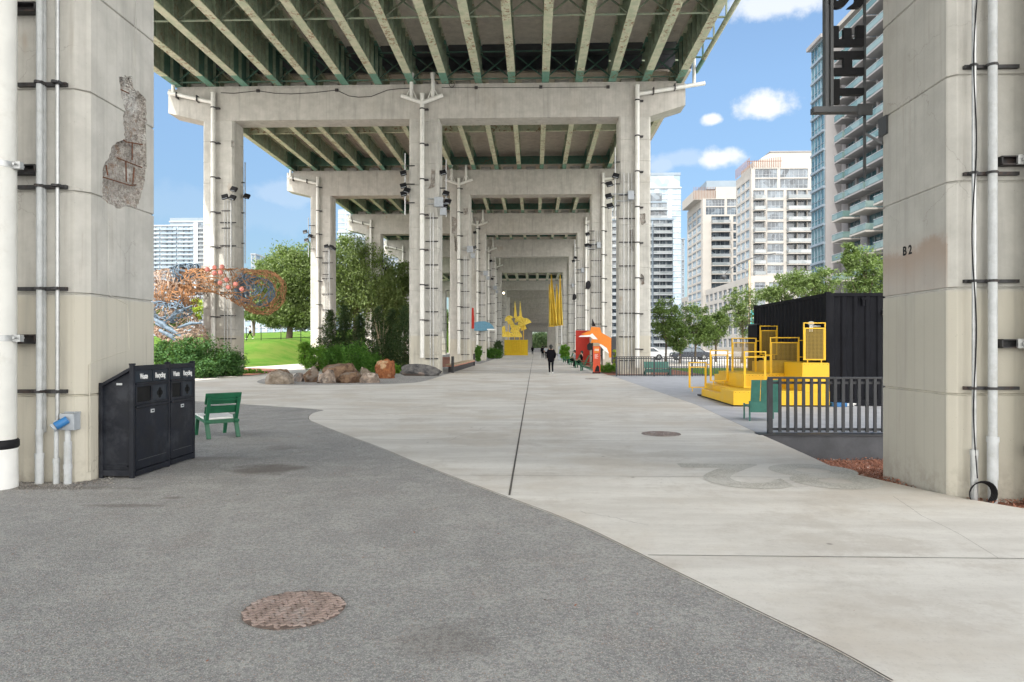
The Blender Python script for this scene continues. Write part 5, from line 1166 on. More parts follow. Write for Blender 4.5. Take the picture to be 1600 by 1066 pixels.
tree('leafy_tree', 'leafy tree filling the gap behind the third left pier', 622, 84, 1.0, ((622, 440, 26, 36), (636, 478, 30, 40), (600, 500, 32, 30)), 'leaf_willow', trunk=.3, lsize=.17)
tree('leafy_tree', 'small round tree below the sculpture ring beyond the lawn', 396, 120, 3.0, ((396, 491, 16, 11),), 'leaf_street', trunk=.25, lsize=.2)
tree('leafy_tree', 'small lime yellow tree beside the sculpture', 306, 60, 1.0, ((309, 482, 14, 18),), 'leaf_lime', trunk=.12, lsize=.12, dens=.6)
tree('leafy_tree', 'dark tree line seen past the sculpture at far left', 262, 110, 2.0, ((260, 500, 30, 22),), 'leaf_street', trunk=.25, lsize=.2)
for k, (px, Y) in enumerate(((600, 120), (640, 140), (668, 170), (690, 200), (705, 240))):
    tree('leafy_tree', ('leafy tree seen between the left piers, nearest of the far ones', 'second leafy tree of those seen far between the left piers', 'third leafy tree of those seen far between the left piers', 'fourth leafy tree of those seen far between the left piers', 'farthest leafy tree seen between the left piers')[k], px, Y, .5, ((px, 541-600/Y*8.5, 4200/Y, 6000/Y),), 'leaf_street', group='trees along the left of the viaduct', trunk=.3, lsize=.3, dens=.8)
def conifer(label, px, Y, top, w, base=0.):
    w *= 1.35
    x = XX(px, Y); h = ZZ(top, Y); t = thing('conifer', label, 'tree', (x, Y, base), 'dark conifers behind the boulders'); pts = []
    n = int(h*34)
    for i in range(n):
        z = base+.1+(h-base-.15)*(i/n); r = w*(1-(z-base)/(h-base))**.75+.12; a = i*2.4+random.random(); L = r*random.uniform(.45, 1.2)
        k = int(22+60*L); tt = rng.random(k)**.7; sp = .10+.16*L
        q = np.stack([x+np.cos(a)*L*tt+rng.normal(size=k)*sp*.5, Y+np.sin(a)*L*tt+rng.normal(size=k)*sp*.5, z-.16*L*tt+rng.normal(size=k)*.07], 1); pts.append(q)
    v, f = leafquads(np.concatenate(pts), .075, .34, 0, .5); npmesh('crown', v, f, 'leaf_dark', t); part(MB().tube([(x, Y, base-.05), (x, Y, h*.95)], [.07, .015], 7), 'trunk', 'trunk', t)
for lab, px, Y, top, w in (('dark conifer at the left end of the group, partly before the second left pier', 516, 47, 483, 1.0), ('tall dark conifer second from the left', 538, 48, 476, 1.1), ('dark conifer in the middle of the group', 562, 47, 490, 1.1), ('tall dark conifer right of the middle with a bare brown stem beside it', 590, 46.5, 478, 1.1), ('dark conifer next to last on the right', 612, 48, 482, 1.0), ('dark conifer touching the middle pier', 632, 46, 476, 1.05), ('low dark conifer behind the pointed orange boulder', 603, 44, 515, .8)): conifer(lab, px, Y, top, w)
x = XX(597, 44); q = thing('bare_shrub', 'thin bare brown stems rising above the orange boulder', 'shrub', (x, 44, 0)); m = MB()
for i in range(26):
    a = random.uniform(0, 6.28); h = random.uniform(1.2, 3.4); m.tube([(x, 44, 0), (x+.1*math.cos(a), 44+.1*math.sin(a), h*.5), (x+.45*math.cos(a)*h/3, 44+.4*math.sin(a), h)], [.012, .01, .004], 5)
part(m, 'stems', 'wood', q)
def shrub(label, px, py, rx, ry, Y, leaf, size=.07, dens=1., grp=None, name='shrub'):
    c = P(px, py, Y); s = Y/F; t = thing(name, label, 'shrub', (c.x, Y, 0), grp); r = (rx*s, rx*s*.8, max(ry*s, c.z*.97))
    p, cc = clumps((c.x, Y, c.z), r, int(60*dens*max(1, r[0])), 60, min(r)*.5, .3); p = p[p[:, 2] > .03]
    v, f = leafquads(p, size, .5, .2, .5); npmesh('foliage', v, f, leaf, t); m = MB()
    for q in cc[:12]: m.tube([(c.x, Y, 0), Vector((c.x, Y, 0)).lerp(Vector(q), .5)+Vector((0, 0, .1)), q], [.02, .012, .005], 5)
    part(m, 'stems', 'trunk', t)
B = 'leaf_bush'
for lab, px, py, rx, ry, Y in (('dark green bush at the foot of the left pier, leftmost and behind the bins', 262, 562, 26, 30, 35.6), ('tall dark green bush left of the left pier', 292, 560, 30, 34, 35.2), ('spreading dark green bush in front of the left pier', 330, 562, 34, 33, 36.2), ('low end of the dark bushes right of the drain pipe', 359, 572, 22, 20, 36.4), ('low dark bush at the front edge of the bed', 312, 578, 40, 15, 34.4)): shrub(lab, px, py, rx, ry, Y, B, .075, 1.25, 'dark bushes around the left pier')
for lab, px, py, rx, ry, Y, lf in (('bright green shrub at the left end of the bed behind the boulders', 478, 556, 12, 17, 46, 'leaf_bright'), ('yellowish green shrub near the second left pier', 497, 560, 16, 15, 43, 'leaf_lime' if False else 'leaf_bright'), ('fresh green shrub behind the upright boulder', 524, 560, 22, 16, 42, 'leaf_shrub'), ('wide fresh green shrub behind the largest boulder', 555, 558, 26, 17, 41.5, 'leaf_shrub'), ('green shrub left of the orange boulder', 580, 568, 18, 15, 41, 'leaf_shrub'), ('green tuft right of the orange boulder', 618, 580, 14, 9, 40, 'leaf_bright')): shrub(lab, px, py, rx, ry, Y, lf, .065, 1., 'green shrubs behind the boulders')
shrub('bright weeds at the foot of the left pier where the path bends', 398, 581, 20, 5, 40, 'leaf_bright', .05, .5)
for lab, px, py, rx, ry, Y, lf in (('dark spiky shrub by the yellow container', 778, 545, 7, 12, 95, 'leaf_dark'), ('low green planting before the yellow container', 770, 553, 14, 7, 88, 'leaf_shrub'), ('green shrub between the third and fourth middle piers', 747, 552, 5, 9, 70, 'leaf_shrub'), ('tuft of green grass by the far end of the chair row', 883, 551, 7, 5, 75, 'leaf_bright')): shrub(lab, px, py, rx, ry, Y, lf, .12, .8, 'planting along the far path')
shrub('loose grassy plants behind the orange totem', 952, 577, 16, 9, 42, 'leaf_bright', .05, .7); shrub('tall pale grass beside the grey hoarding', 962, 566, 5, 18, 43, 'leaf_lime', .05, .4)
for lab, px, Y, cr in (('young street tree right beside the right pier behind the railing', 1040, 62, ((1040, 498, 24, 30), (1052, 518, 20, 24))), ('street tree second from the right pier', 1086, 64, ((1084, 500, 26, 27), (1100, 520, 22, 20))), ('street tree in the middle of the row behind the yellow frames', 1118, 66, ((1122, 508, 18, 22), (1108, 525, 20, 16))), ('low street tree just right of the pier by the far street', 1062, 60, ((1062, 530, 18, 18),))):
    tree('street_tree', lab, px, Y, .1, cr, 'leaf_street', group='street trees beyond the railing', trunk=.10, lsize=.11, dens=1.1)
tree('street_tree', 'taller airy tree left of the black container', 1160, 62, .1, ((1160, 470, 24, 25), (1172, 495, 22, 30), (1145, 490, 18, 22)), 'leaf_locust', group='street trees beyond the railing', trunk=.12, lsize=.11, dens=.7)
tree('street_tree', 'tree above the left end of the black container', 1225, 58, .1, ((1225, 450, 28, 20), (1200, 462, 18, 14), (1245, 440, 20, 18)), 'leaf_locust', group='trees behind the black container', trunk=.14, lsize=.11, dens=1.)
tree('street_tree', 'tree above the middle of the black container', 1280, 56, .1, ((1285, 440, 30, 20), (1265, 450, 24, 16)), 'leaf_locust', group='trees behind the black container', trunk=.14, lsize=.11, dens=1.)
tree('street_tree', 'tallest bright tree beside the edge of the near right pier', 1350, 50, .1, ((1345, 425, 30, 36), (1370, 440, 34, 40), (1328, 400, 12, 22)), 'leaf_locust', group='trees behind the black container', trunk=.14, lsize=.11, dens=1.1)
tree('leafy_tree', 'dark trees closing the far end of the space beneath the viaduct', 846, 490, 0, ((846, 533, 16, 14), (834, 535, 10, 12), (858, 534, 10, 12)), 'leaf_dark', trunk=.5, lsize=.5, dens=.6)
# lawn fence and jogger
t = thing('wire_fence', 'thin black wire fence with slim posts along the top of the lawn bank', 'fence', (XX(430, 70), 70, 2)); ps = [(XX(px, 74), 74) for px in (240, 270, 300, 330, 360, 385, 408, 439, 470, 500)]
for x, y in ps: z = lawnz(x, y); part(MB().bb((x-.03, y-.03, z-.1), (x+.03, y+.03, z+1.5)), 'post', 'black_metal', t)
for (x, y), (x2_, y2_) in zip(ps, ps[1:]):
    z, z2 = lawnz(x, y), lawnz(x2_, y2_); m = MB()
    for h in (.15, .8, 1.45): m.tube([(x, y, z+h), (x2_, y2_, z2+h)], .012, 5)
    part(m, 'wire', 'black_metal', t)
# ================================================ SCULPTURES, PANELS AND PEOPLE
# ------------- woven sculpture round the left pier
Ysc = 38.0
def weave(name, mat, t, pathfn, radfn, n, r, L, label=None, seed=1, turns=1.):
    rr = random.Random(seed); m = MB()
    for i in range(n):
        u, a = rr.random(), rr.random()*6.283; du = rr.uniform(-1, 1)*L; da = rr.uniform(-1.5, 1.5)*turns; pts = []
        for k in range(6):
            uu = u+du*k/5; aa = a+da*k/5+.15*rr.uniform(-1, 1); c, nx_, bx_ = pathfn(min(1, max(0, uu))); R_ = radfn(min(1, max(0, uu)))*(1+.06*rr.uniform(-1, 1)); pts.append(c+nx_*math.cos(aa)*R_+bx_*math.sin(aa)*R_)
        m.tube(pts, r*rr.uniform(.7, 1.4), 5, False)
    return part(m, name, mat, t, smooth=True, **({'label': label} if label else {}))
s_ = Ysc/F
t = thing('woven_sculpture', 'tangled woven sculpture of brown and blue branches looping round the left pier', 'sculpture', (XX(345, Ysc), Ysc, 0))
cen = P(356, 440, Ysc+.7)
def ring(u):
    a = u*6.2832; c = cen+Vector((math.cos(a)*2.05, math.sin(a)*2.0, -.10*math.cos(a)+.15*math.sin(a)-.55*max(0, math.cos(a))**2)); tn = Vector((-math.sin(a), math.cos(a), .15*math.sin(a))).normalized(); n = tn.cross(Vector((0, 0, 1))).normalized(); return c, n, tn.cross(n)
weave('ring', 'rattan', t, ring, lambda u: .62+.62*max(0, math.cos(u*6.28))**1.3, 600, .017, .09, seed=2)
weave('ring', 'blue_weave', t, lambda u: ring(.86+.12*u), lambda u: .72+.1*u, 150, .028, .3, 'pale blue woven patch on the ring', seed=3)
def curve_path(P3):
    P3 = [Vector(p) for p in P3]
    def f(u):
        x = u*(len(P3)-1); i = min(int(x), len(P3)-2); k = x-i; c = P3[i].lerp(P3[i+1], k); tn = (P3[i+1]-P3[i]).normalized(); n = tn.cross(Vector((0, 1, 0))).normalized(); return c, n, tn.cross(n)
    return f
pt = lambda px, py, dy=0: P(px, py, Ysc+dy)
weave('arm', 'pale_rattan', t, curve_path([pt(318, 438, 0), pt(290, 440, -.6), pt(255, 442, -.6), pt(215, 450)]), lambda u: .80-.1*u, 380, .018, .12, seed=4)
weave('arm', 'rattan', t, curve_path([pt(312, 462, -.4), pt(280, 462, -.8), pt(250, 455, -.6)]), lambda u: .62, 260, .018, .16, seed=5)
weave('arm', 'blue_weave', t, curve_path([pt(312, 425, -.6), pt(288, 424, -1), pt(270, 430, -1)]), lambda u: .42, 170, .026, .2, 'pale blue woven patch on the arm', seed=6)
weave('body', 'pale_rattan', t, curve_path([pt(225, 460), pt(255, 490), pt(285, 515, -.4), pt(295, 545, -.4)]), lambda u: 1.1, 470, .02, .14, seed=7)
weave('body', 'blue_weave', t, curve_path([pt(240, 478, -.6), pt(262, 492, -1.2), pt(292, 478, -1.1)]), lambda u: .5, 120, .028, .22, seed=8)
for k, (a, b) in enumerate((((244, 505), (292, 532)), ((262, 500), (300, 478)), ((278, 512), (315, 505)), ((250, 516), (285, 540)), ((240, 498), (270, 520)), ((268, 494), (282, 486)))):
    part(MB().tube([pt(a[0], a[1], -1.3), pt((a[0]+b[0])/2, (a[1]+b[1])/2-3, -1.5), pt(b[0], b[1], -1.3)], [.10, .13, .08] if k in (0, 3, 4) else [.06, .085, .05], 10), 'branch', 'blue_weave', t, smooth=True)
for px, py in ((335, 418), (347, 417), (335, 427), (345, 426), (344, 442), (354, 437), (368, 444), (357, 449), (378, 452), (324, 421)):
    part(MB().ball(P(px, py, Ysc-2.25), .125, 12, 8), 'ball', 'pink_ball', t, smooth=True)
part(MB().tube([pt(318, 448, -1), pt(325, 463, .9)], .03, 6), 'strut', 'strut', t)

# ------------- red and orange panels
Yp = 60.; pz = lambda px, py, Y=Yp: (P(px, py, Y).x, P(px, py, Y).z)
t = thing('panel_sculpture', 'tall red panel with an orange folded shape and white slashes beside the path', 'sculpture', (XX(920, Yp), Yp, 0))
part(MB().prismY([pz(899.5, 583-8), pz(899.5, 516.5), pz(936, 516.5), pz(936, 575)], Yp, Yp+.12), 'red_panel', 'red', t)
Yo = 56.
part(MB().prismY([pz(a, b, Yo) for a, b in ((908, 522), (922.5, 516.5), (924, 511), (937.5, 511.5), (940, 520), (956, 529), (955.5, 559), (952, 559), (951, 552), (940, 541), (936, 536), (923, 536), (925, 530), (921, 526))], Yo, Yo+.14), 'orange_shape', 'orange', t)
part(MB().prismY([pz(a, b, Yo-.05) for a, b in ((904, 526.5), (907, 524.5), (922, 523.5), (925.5, 521), (934, 530.5), (926.5, 530), (922.5, 526.5))], Yo-.05, Yo-.01), 'white_slash', 'white_paint', t)
part(MB().prismY([pz(a, b, Yo-.05) for a, b in ((935, 537), (940, 538.5), (948, 544), (951.5, 552.5), (944, 548))], Yo-.05, Yo-.01), 'white_slash', 'white_paint', t)
part(MB().prismY([pz(a, b, Yo-.3) for a, b in ((917.5, 539), (921, 535.5), (926.5, 537), (926.5, 546), (922, 548), (918, 546.5))], Yo-.3, Yo-.06), 'dark_lantern', 'black_metal', t)
part(MB().prismY([pz(a, b, Yo+.2) for a, b in ((925, 510), (925.5, 498), (931, 510))], Yo+.2, Yo+.3), 'dark_spike', 'black_metal', t)
for x in (XX(941, Yo), XX(926, Yo)): part(MB().bb((x-.05, Yo+.15, 0), (x+.05, Yo+.25, 2.2)), 'post', 'black_metal', t)
Yh = 50; o = thing('hoarding', 'plain dark grey hoarding between the orange shape and the right pier', 'hoarding', (XX(962, Yh), Yh, 0)); part(MB().bb((XX(955.5, Yh), Yh, .4), (XX(968, Yh), Yh+.15, ZZ(527, Yh))), 'panel', 'rail_grey', o); part(MB().bb((XX(957, Yh), Yh+.02, 0), (XX(958, Yh), Yh+.12, .4)), 'post', 'rail_grey', o)
Yt = 40.5; t = thing('info_totem', 'orange red information totem with white lettering at the edge of the path', 'sign', (XX(932, Yt), Yt, 0))
part(MB().bb((XX(927, Yt), Yt, .05), (XX(938, Yt), Yt+.28, ZZ(541, Yt))), 'body', 'totem_red', t); part(MB().bb((XX(928.5, Yt), Yt-.004, ZZ(541.5, Yt)-.38), (XX(936.5, Yt), Yt-.0, ZZ(541.5, Yt)-.02)), 'header', 'orange', t); part(MB().bb((XX(926.3, Yt), Yt-.03, 0), (XX(938.3, Yt), Yt+.3, .08)), 'base', 'black_metal', t)
part(MB().bb((XX(928, Yt), Yt+.01, ZZ(541, Yt)), (XX(937, Yt), Yt+.2, ZZ(541, Yt)+.14)), 'cap', 'wood', t)
m = MB()
for i in range(5): m.bb((XX(929.2, Yt), Yt-.009, 1.12-i*.055), (XX((934.5, 933, 935, 932, 934)[i], Yt), Yt-.005, 1.14-i*.055))
for i in range(4): m.bb((XX(929.2+i*1.7, Yt), Yt-.009, 1.34), (XX(930.3+i*1.7, Yt), Yt-.005, 1.46))
part(m, 'lettering', 'white_paint', t)
part(MB().prismY([(XX(929, Yt), .1), (XX(937, Yt), .1), (XX(936, Yt), .42), (XX(933, Yt), .5), (XX(931, Yt), .36)], Yt-.008, Yt-.004), 'printed_figure', 'black_metal', t)
# ------------- yellow container with fans, and hanging banners
Yy = 119.; xa_ = XX(785, Yy); x_c = XX(801.5, Yy); x_d = XX(824.5, Yy)
t = container('shipping_container', 'bright yellow shipping container far down the left side of the path', XX(788, Yy), x_d, Yy, Yy+6, 2.75, 'container_yellow', 0.)
for x in (x_c, (x_c+x_d)/2): part(MB().bb((x-.04, Yy-.05, .2), (x+.04, Yy-.01, 2.6)), 'lock_bar', 'yellow_dark', t)
for i in range(5): part(MB().bb((x_c+.05, Yy-.03, .5+i*.42), (x_d-.1, Yy-.0, .56+i*.42)), 'door_rib', 'yellow_dark', t)
s = thing('fan_sculpture', 'yellow sculpture of fans and spikes standing on the yellow container', 'sculpture', (XX(806, Yy), Yy+1, 2.75))
for px, a in ((794, 530), (812, 530), (818, 530), (804, 530)): x = XX(px, Yy+1); part(MB().tube([(x, Yy+1, 2.75), (x, Yy+1, ZZ(498 if px != 804 else 510, Yy+1))], .06, 6), 'mast', 'yellow', s)
def fan(px, py, r, a0, a1, Y, dz=0):
    c = P(px, py, Y); m = MB(); n = 12; sc = Y/F; vs = [(c.x, Y-.25, c.z)]
    for i in range(n+1):
        a = R(a0+(a1-a0)*i/n); vs.append((c.x+math.cos(a)*r*sc, Y+.12*(i % 2), c.z+math.sin(a)*r*sc))
    vs2 = [(v[0], v[1]+.05, v[2]) for v in vs]; k = len(vs)
    m.add(vs+vs2, [(0, i, i+1) for i in range(1, k-1)]+[(k, k+i+1, k+i) for i in range(1, k-1)]+[(i, i+k, i+1+k, i+1) for i in range(1, k-1)]); part(m, 'fan', 'yellow_cloth', s)
for a in ((818, 498, 9, 150, 330), (806, 508, 9, 170, 350), (820, 508, 11, 20, 200), (800, 500, 8, 120, 300), (812, 502, 8, 40, 200), (790, 516, 7, 100, 260), (796, 500, 7, 30, 200), (804, 519, 7, 10, 180), (792, 527, 9, 0, 175), (806, 527, 10, 0, 175), (823, 514, 9, 110, 200)): fan(*a, Yy+.9+.05*(a[0] % 5))
for px, w in ((806, 3.2), (814, 2.8)):
    Y = Yy+1.1; part(MB().add([P(px-w, 497, Y), P(px+w*.7, 497, Y), P(px-1.5, 470, Y), P(px-w+.5, 497, Y+.3), P(px+w*.6, 497, Y+.3), P(px-1.3, 470, Y+.15)], [(0, 1, 2), (3, 5, 4), (0, 2, 5, 3), (1, 4, 5, 2), (0, 3, 4, 1)]), 'spike', 'yellow_cloth', s)
Yb = 104.
def banner(lab, x0, x1, xt, yt, yb):
    t = thing('banner', lab, 'banner', (XX((x0+x1)/2, Yb), Yb, ZZ(yb, Yb)), 'yellow tapering banners'); n = 9; m = MB(); vs = []; rows = 14
    for j in range(rows+1):
        k = j/rows; l = x0+(xt-x0)*k**1.4; r = x1+(xt+.6-x1)*k**1.1; py = yb+(yt-yb)*k
        for i in range(n+1): q = i/n; p = P(l+(r-l)*q, py, Yb); vs.append((p.x, Yb+.22*math.sin(q*14+x0)*(1-k)+.3*math.sin(q*3.1), p.z))
    m.add(vs, [(j*(n+1)+i, j*(n+1)+i+1, (j+1)*(n+1)+i+1, (j+1)*(n+1)+i) for j in range(rows) for i in range(n)]); o = part(m, 'cloth', 'yellow_cloth', t, smooth=True); o.modifiers.new('solid', 'SOLIDIFY').thickness = .03
    a, b = P(x0, yb+.3, Yb), P(x1, yb+.3, Yb); part(MB().bar(a, b, .08, .08), 'hem_bar', 'yellow', t)
banner('yellow tapering banner, leftmost of the four', 857.5, 866, 857.8, 444, 510); banner('longest yellow tapering banner, second from the left', 859, 871, 861, 428.5, 509); banner('yellow tapering banner, third from the left', 868, 877, 869.3, 444, 508.5); banner('slim yellow tapering banner, rightmost of the four', 873, 880, 874.8, 429, 508)
t = thing('banner_pole', 'white pole with a white notice box below the yellow banners', 'pole', (XX(877, Yb), Yb, 0)); part(MB().tube([(XX(877.5, Yb), Yb, 0), (XX(877.5, Yb), Yb, 4.8)], .09, 8), 'pole', 'white_paint', t); Yq = 78; part(MB().bb((XX(872, Yq), Yq, 0), (XX(877.5, Yq), Yq+.3, ZZ(541, Yq))), 'notice_box', 'white_wall', t)
# ------------- blue and red shapes on the left piers
Yr = BY(3)-.5; t = thing('wing_sculpture', 'grey blue half round panel mounted between the middle piers', 'sculpture', (XX(755, Yr), Yr, ZZ(510, Yr)))
part(MB().prismY([pz(a, b, Yr) for a, b in ((741, 517), (741, 504), (748, 502.5), (757, 502), (764, 504), (769, 508), (773, 514.5), (765, 515), (762, 517))], Yr, Yr+.1), 'panel', 'fish_blue', t); part(MB().prismY([pz(a, b, Yr-.05) for a, b in ((761, 514), (774, 514), (774, 516), (761, 516))], Yr-.06, Yr-.01), 'bar', 'white_paint', t); part(MB().bb((XX(750, Yr), Yr+.1, ZZ(512, Yr)), (XX(756, Yr), Yr+.52, ZZ(508, Yr))), 'wall_bracket', 'strut', t)
Yr = BY(2)+1.7; t = thing('red_panel', 'narrow dark red panel behind the second middle pier', 'sculpture', (XX(739, Yr), Yr, ZZ(500, Yr))); part(MB().prismY([pz(a, b, Yr) for a, b in ((736, 514), (737.3, 481), (740, 481.5), (741, 500), (740.5, 513.5))], Yr, Yr+.12), 'panel', 'red', t); part(MB().bb((XX(736, Yr)-.5, Yr+.02, ZZ(498, Yr)), (XX(738, Yr), Yr+.1, ZZ(495, Yr))), 'wall_bracket', 'strut', t)
# ------------- flood lamps on slim poles by the piers
def lamp_pole(lab, px, Y, y0, y1, lamps, arm=1):
    x = XX(px, Y); t = thing('lamp_pole', lab, 'floodlight', (x, Y, ZZ(y1, Y)), 'slim poles with black flood lamps')
    part(MB().tube([(x, Y, ZZ(y1, Y)), (x, Y, ZZ(y0, Y))], .035, 8), 'pole', 'conduit', t)
    for k in range(3): z = ZZ(y0+(y1-y0)*(.2+.3*k), Y); part(MB().bb((min(x, x+arm*.55), Y-.02, z-.03), (max(x, x+arm*.55), Y+.03, z+.03)), 'standoff', 'strut', t)
    for (a, b) in lamps:
        c = P(a, b, Y-.12); s = -1 if a < px else 1
        M = Matrix.Rotation(R(-25), 3, 'X') @ Matrix.Rotation(R(18*s), 3, 'Y')
        o = part(MB().box((c.x, c.y-.05, c.z), (.36, .12, .30), 0, M).box((c.x, c.y+.06, c.z), (.28, .10, .22), 0, M), 'lamp_head', 'black_metal', t, bev=.015); part(MB().box((c.x, c.y-.122, c.z-.03), (.28, .012, .22), 0, M), 'lens', 'box_grey', o)
        part(MB().bar((x, Y, c.z), (c.x, c.y+.08, c.z), .03, .03), 'arm', 'strut', t)
Yl = Y1-.12
lamp_pole('pole with three black flood lamps on the left of the middle pier', 633, Yl, 238, 335, ((630.5, 271), (630.5, 290.5), (631, 303), (636, 298)), 1)
lamp_pole('pole with black flood lamps on the right of the middle pier', 697, Yl+.5, 248, 338, ((692.5, 270), (697, 302.5), (700, 315), (694, 322)), -1)
lamp_pole('pole with stacked black flood lamps on the left of the right pier', 961, Yl+.2, 232, 345, ((962, 275), (952, 288), (951, 307), (953, 322)), 1)
lamp_pole('pole with flood lamps beside the top of the left pier', 383, Yl+1.2, 250, 410, ((386, 307),), -1)
lamp_pole('short pole with grey lamps in front of the left pier', 361, Yl-.15, 308, 400, ((352, 308), (364, 309), (366, 296)), -1)
Yl = BY(2)-.1
lamp_pole('pole with flood lamps left of the second left pier', 482, Yl, 338, 400, ((477, 362.5), (479, 375.5), (485, 369)), 1); lamp_pole('flood lamps on the second left pier', 514, Yl-.1, 380, 440, ((510, 385), (518, 386), (522, 389)), -1)
lamp_pole('flood lamps left of the second right pier', 919, Yl, 352, 400, ((918, 366), (917, 383.5), (921, 384)), 1)
Yl = BY(3)-.1
lamp_pole('flood lamps by the third middle pier', 743, Yl, 340, 420, ((742, 363.5), (742, 386.5)), 1); lamp_pole('flood lamps on the third right pier', 898, Yl, 375, 440, ((896, 408), (899, 403)), 1); lamp_pole('flood lamps by the third left pier', 599, Yl, 405, 470, ((596, 408), (601, 420), (605, 418)), -1)
Yl = BY(4)-.1; lamp_pole('flood lamps by the fourth middle pier', 768, Yl, 400, 440, ((767, 408), (769, 436)), 1)
for lab, px, py, Y in (('black cloth bag shaped speaker high on the third right pier', 918.5, 445, BY(2)-.4), ('black speaker high on the fourth right pier', 897, 464, BY(3)-.4)):
    c = P(px, py, Y); q = thing('speaker', lab, 'speaker', (c.x, Y, c.z-.3)); part(MB().prismY([(c.x-.2, c.z-.32), (c.x+.14, c.z-.35), (c.x+.27, c.z-.1), (c.x+.2, c.z+.26), (c.x+.02, c.z+.36), (c.x-.16, c.z+.2)], Y-.1, Y+.25), 'cabinet', 'black_metal', q, bev=.03); part(MB().bb((c.x-.03, Y+.25, c.z-.03), (c.x+.03, Y+.42, c.z+.03)), 'bracket', 'strut', q)
c = P(787, 458, 118); q = thing('wall_lamp', 'small lit lamp on a far pier', 'lamp', (c.x, 118, c.z)); part(MB().ball(c, .16, 10, 7), 'globe', 'lamp_glass', q, smooth=True); part(MB().bb((c.x-.05, 118.1, c.z-.05), (c.x+.05, 118.9, c.z+.05)), 'bracket', 'strut', q)

# ------------- street lamp, street sign, cars
Ysl = 72; b = P(1171, 560, Ysl); t = thing('street_lamp', 'street lamp on a tan pole with a long curved arm before the cream towers', 'street lamp', (b.x, Ysl, 0))
part(MB().tube([(b.x, Ysl, 0), (b.x, Ysl, ZZ(408, Ysl))], [.14, .09], 10), 'pole', 'wood', t, smooth=True)
part(MB().tube([P(a, c, Ysl) for a, c in ((1133, 428), (1140, 421), (1150, 414), (1171, 405), (1190, 399), (1212, 396))], .05, 8), 'arm', 'rail_grey', t, smooth=True); part(MB().bar(P(1171, 425, Ysl), P(1150, 414, Ysl), .04), 'brace', 'rail_grey', t)
c = P(1218, 395.5, Ysl); part(MB().ball(c, .42, 12, 6, (1, .4, .25)), 'lamp_head', 'box_grey', t, smooth=True); c = P(1131, 433, Ysl); part(MB().ball(c, .3, 12, 7, (1, 1, .9)), 'lamp_head', 'rail_grey', t, smooth=True)
Yg = 66; c = P(1181, 496, Yg); t = thing('street_sign', 'teal street banner with pale lettering on a pole left of the black container', 'sign', (c.x, Yg, 0)); part(MB().tube([(c.x-.6, Yg, 0), (c.x-.6, Yg, c.z+1)], .06, 8), 'pole', 'rail_grey', t); part(MB().bb((c.x-.5, Yg-.02, c.z-.7), (c.x+.5, Yg+.02, c.z+.7)), 'panel', 'teal_sign', t); part(MB().bb((c.x-.35, Yg-.026, c.z-.1), (c.x+.35, Yg-.021, c.z+.05)), 'lettering', 'white_paint', t)
def car(lab, x, Y, mat, rz=0):
    t = thing('parked_car', lab, 'car', (x, Y, .02), None, True, rz)
    prof = [(-2.15, .35), (-2.2, .62), (-2.05, .86), (-1.2, .95), (-.55, 1.42), (.85, 1.45), (1.55, .98), (2.1, .9), (2.2, .6), (2.15, .33)]
    part(MB().prismY(prof, -.86, .86), 'body', mat, t, bev=.07, smooth=True)
    part(MB().prismY([(-1.05, .97), (-.52, 1.34), (-.02, 1.36), (-.02, .97)], -.872, .872), 'window', 'glass_dark', t); part(MB().prismY([(.04, .97), (.04, 1.36), (.80, 1.36), (1.36, .97)], -.872, .872), 'window', 'glass_dark', t)
    for a in (-1.38, 1.38):
        for b in (-.80, .80): w = part(MB().tube([(a, b-.1, .33), (a, b+.1, .33)], .33, 18), 'wheel', 'tyre', t, smooth=True); part(MB().tube([(a, b-.115, .33), (a, b+.115, .33)], .19, 12), 'rim', 'conduit', w)
    for b in (-.6, .6): part(MB().box((-2.17, b, .68), (.08, .34, .13)), 'headlight', 'white_paint', t); part(MB().box((2.17, b, .74), (.08, .3, .13)), 'tail_light', 'red', t)
car('dark car on the street beyond the railing and street trees', XX(1078, 78), 78, 'car_dark'); car('white car partly hidden by the right pier on the street', XX(1009, 80), 80, 'car_white'); 

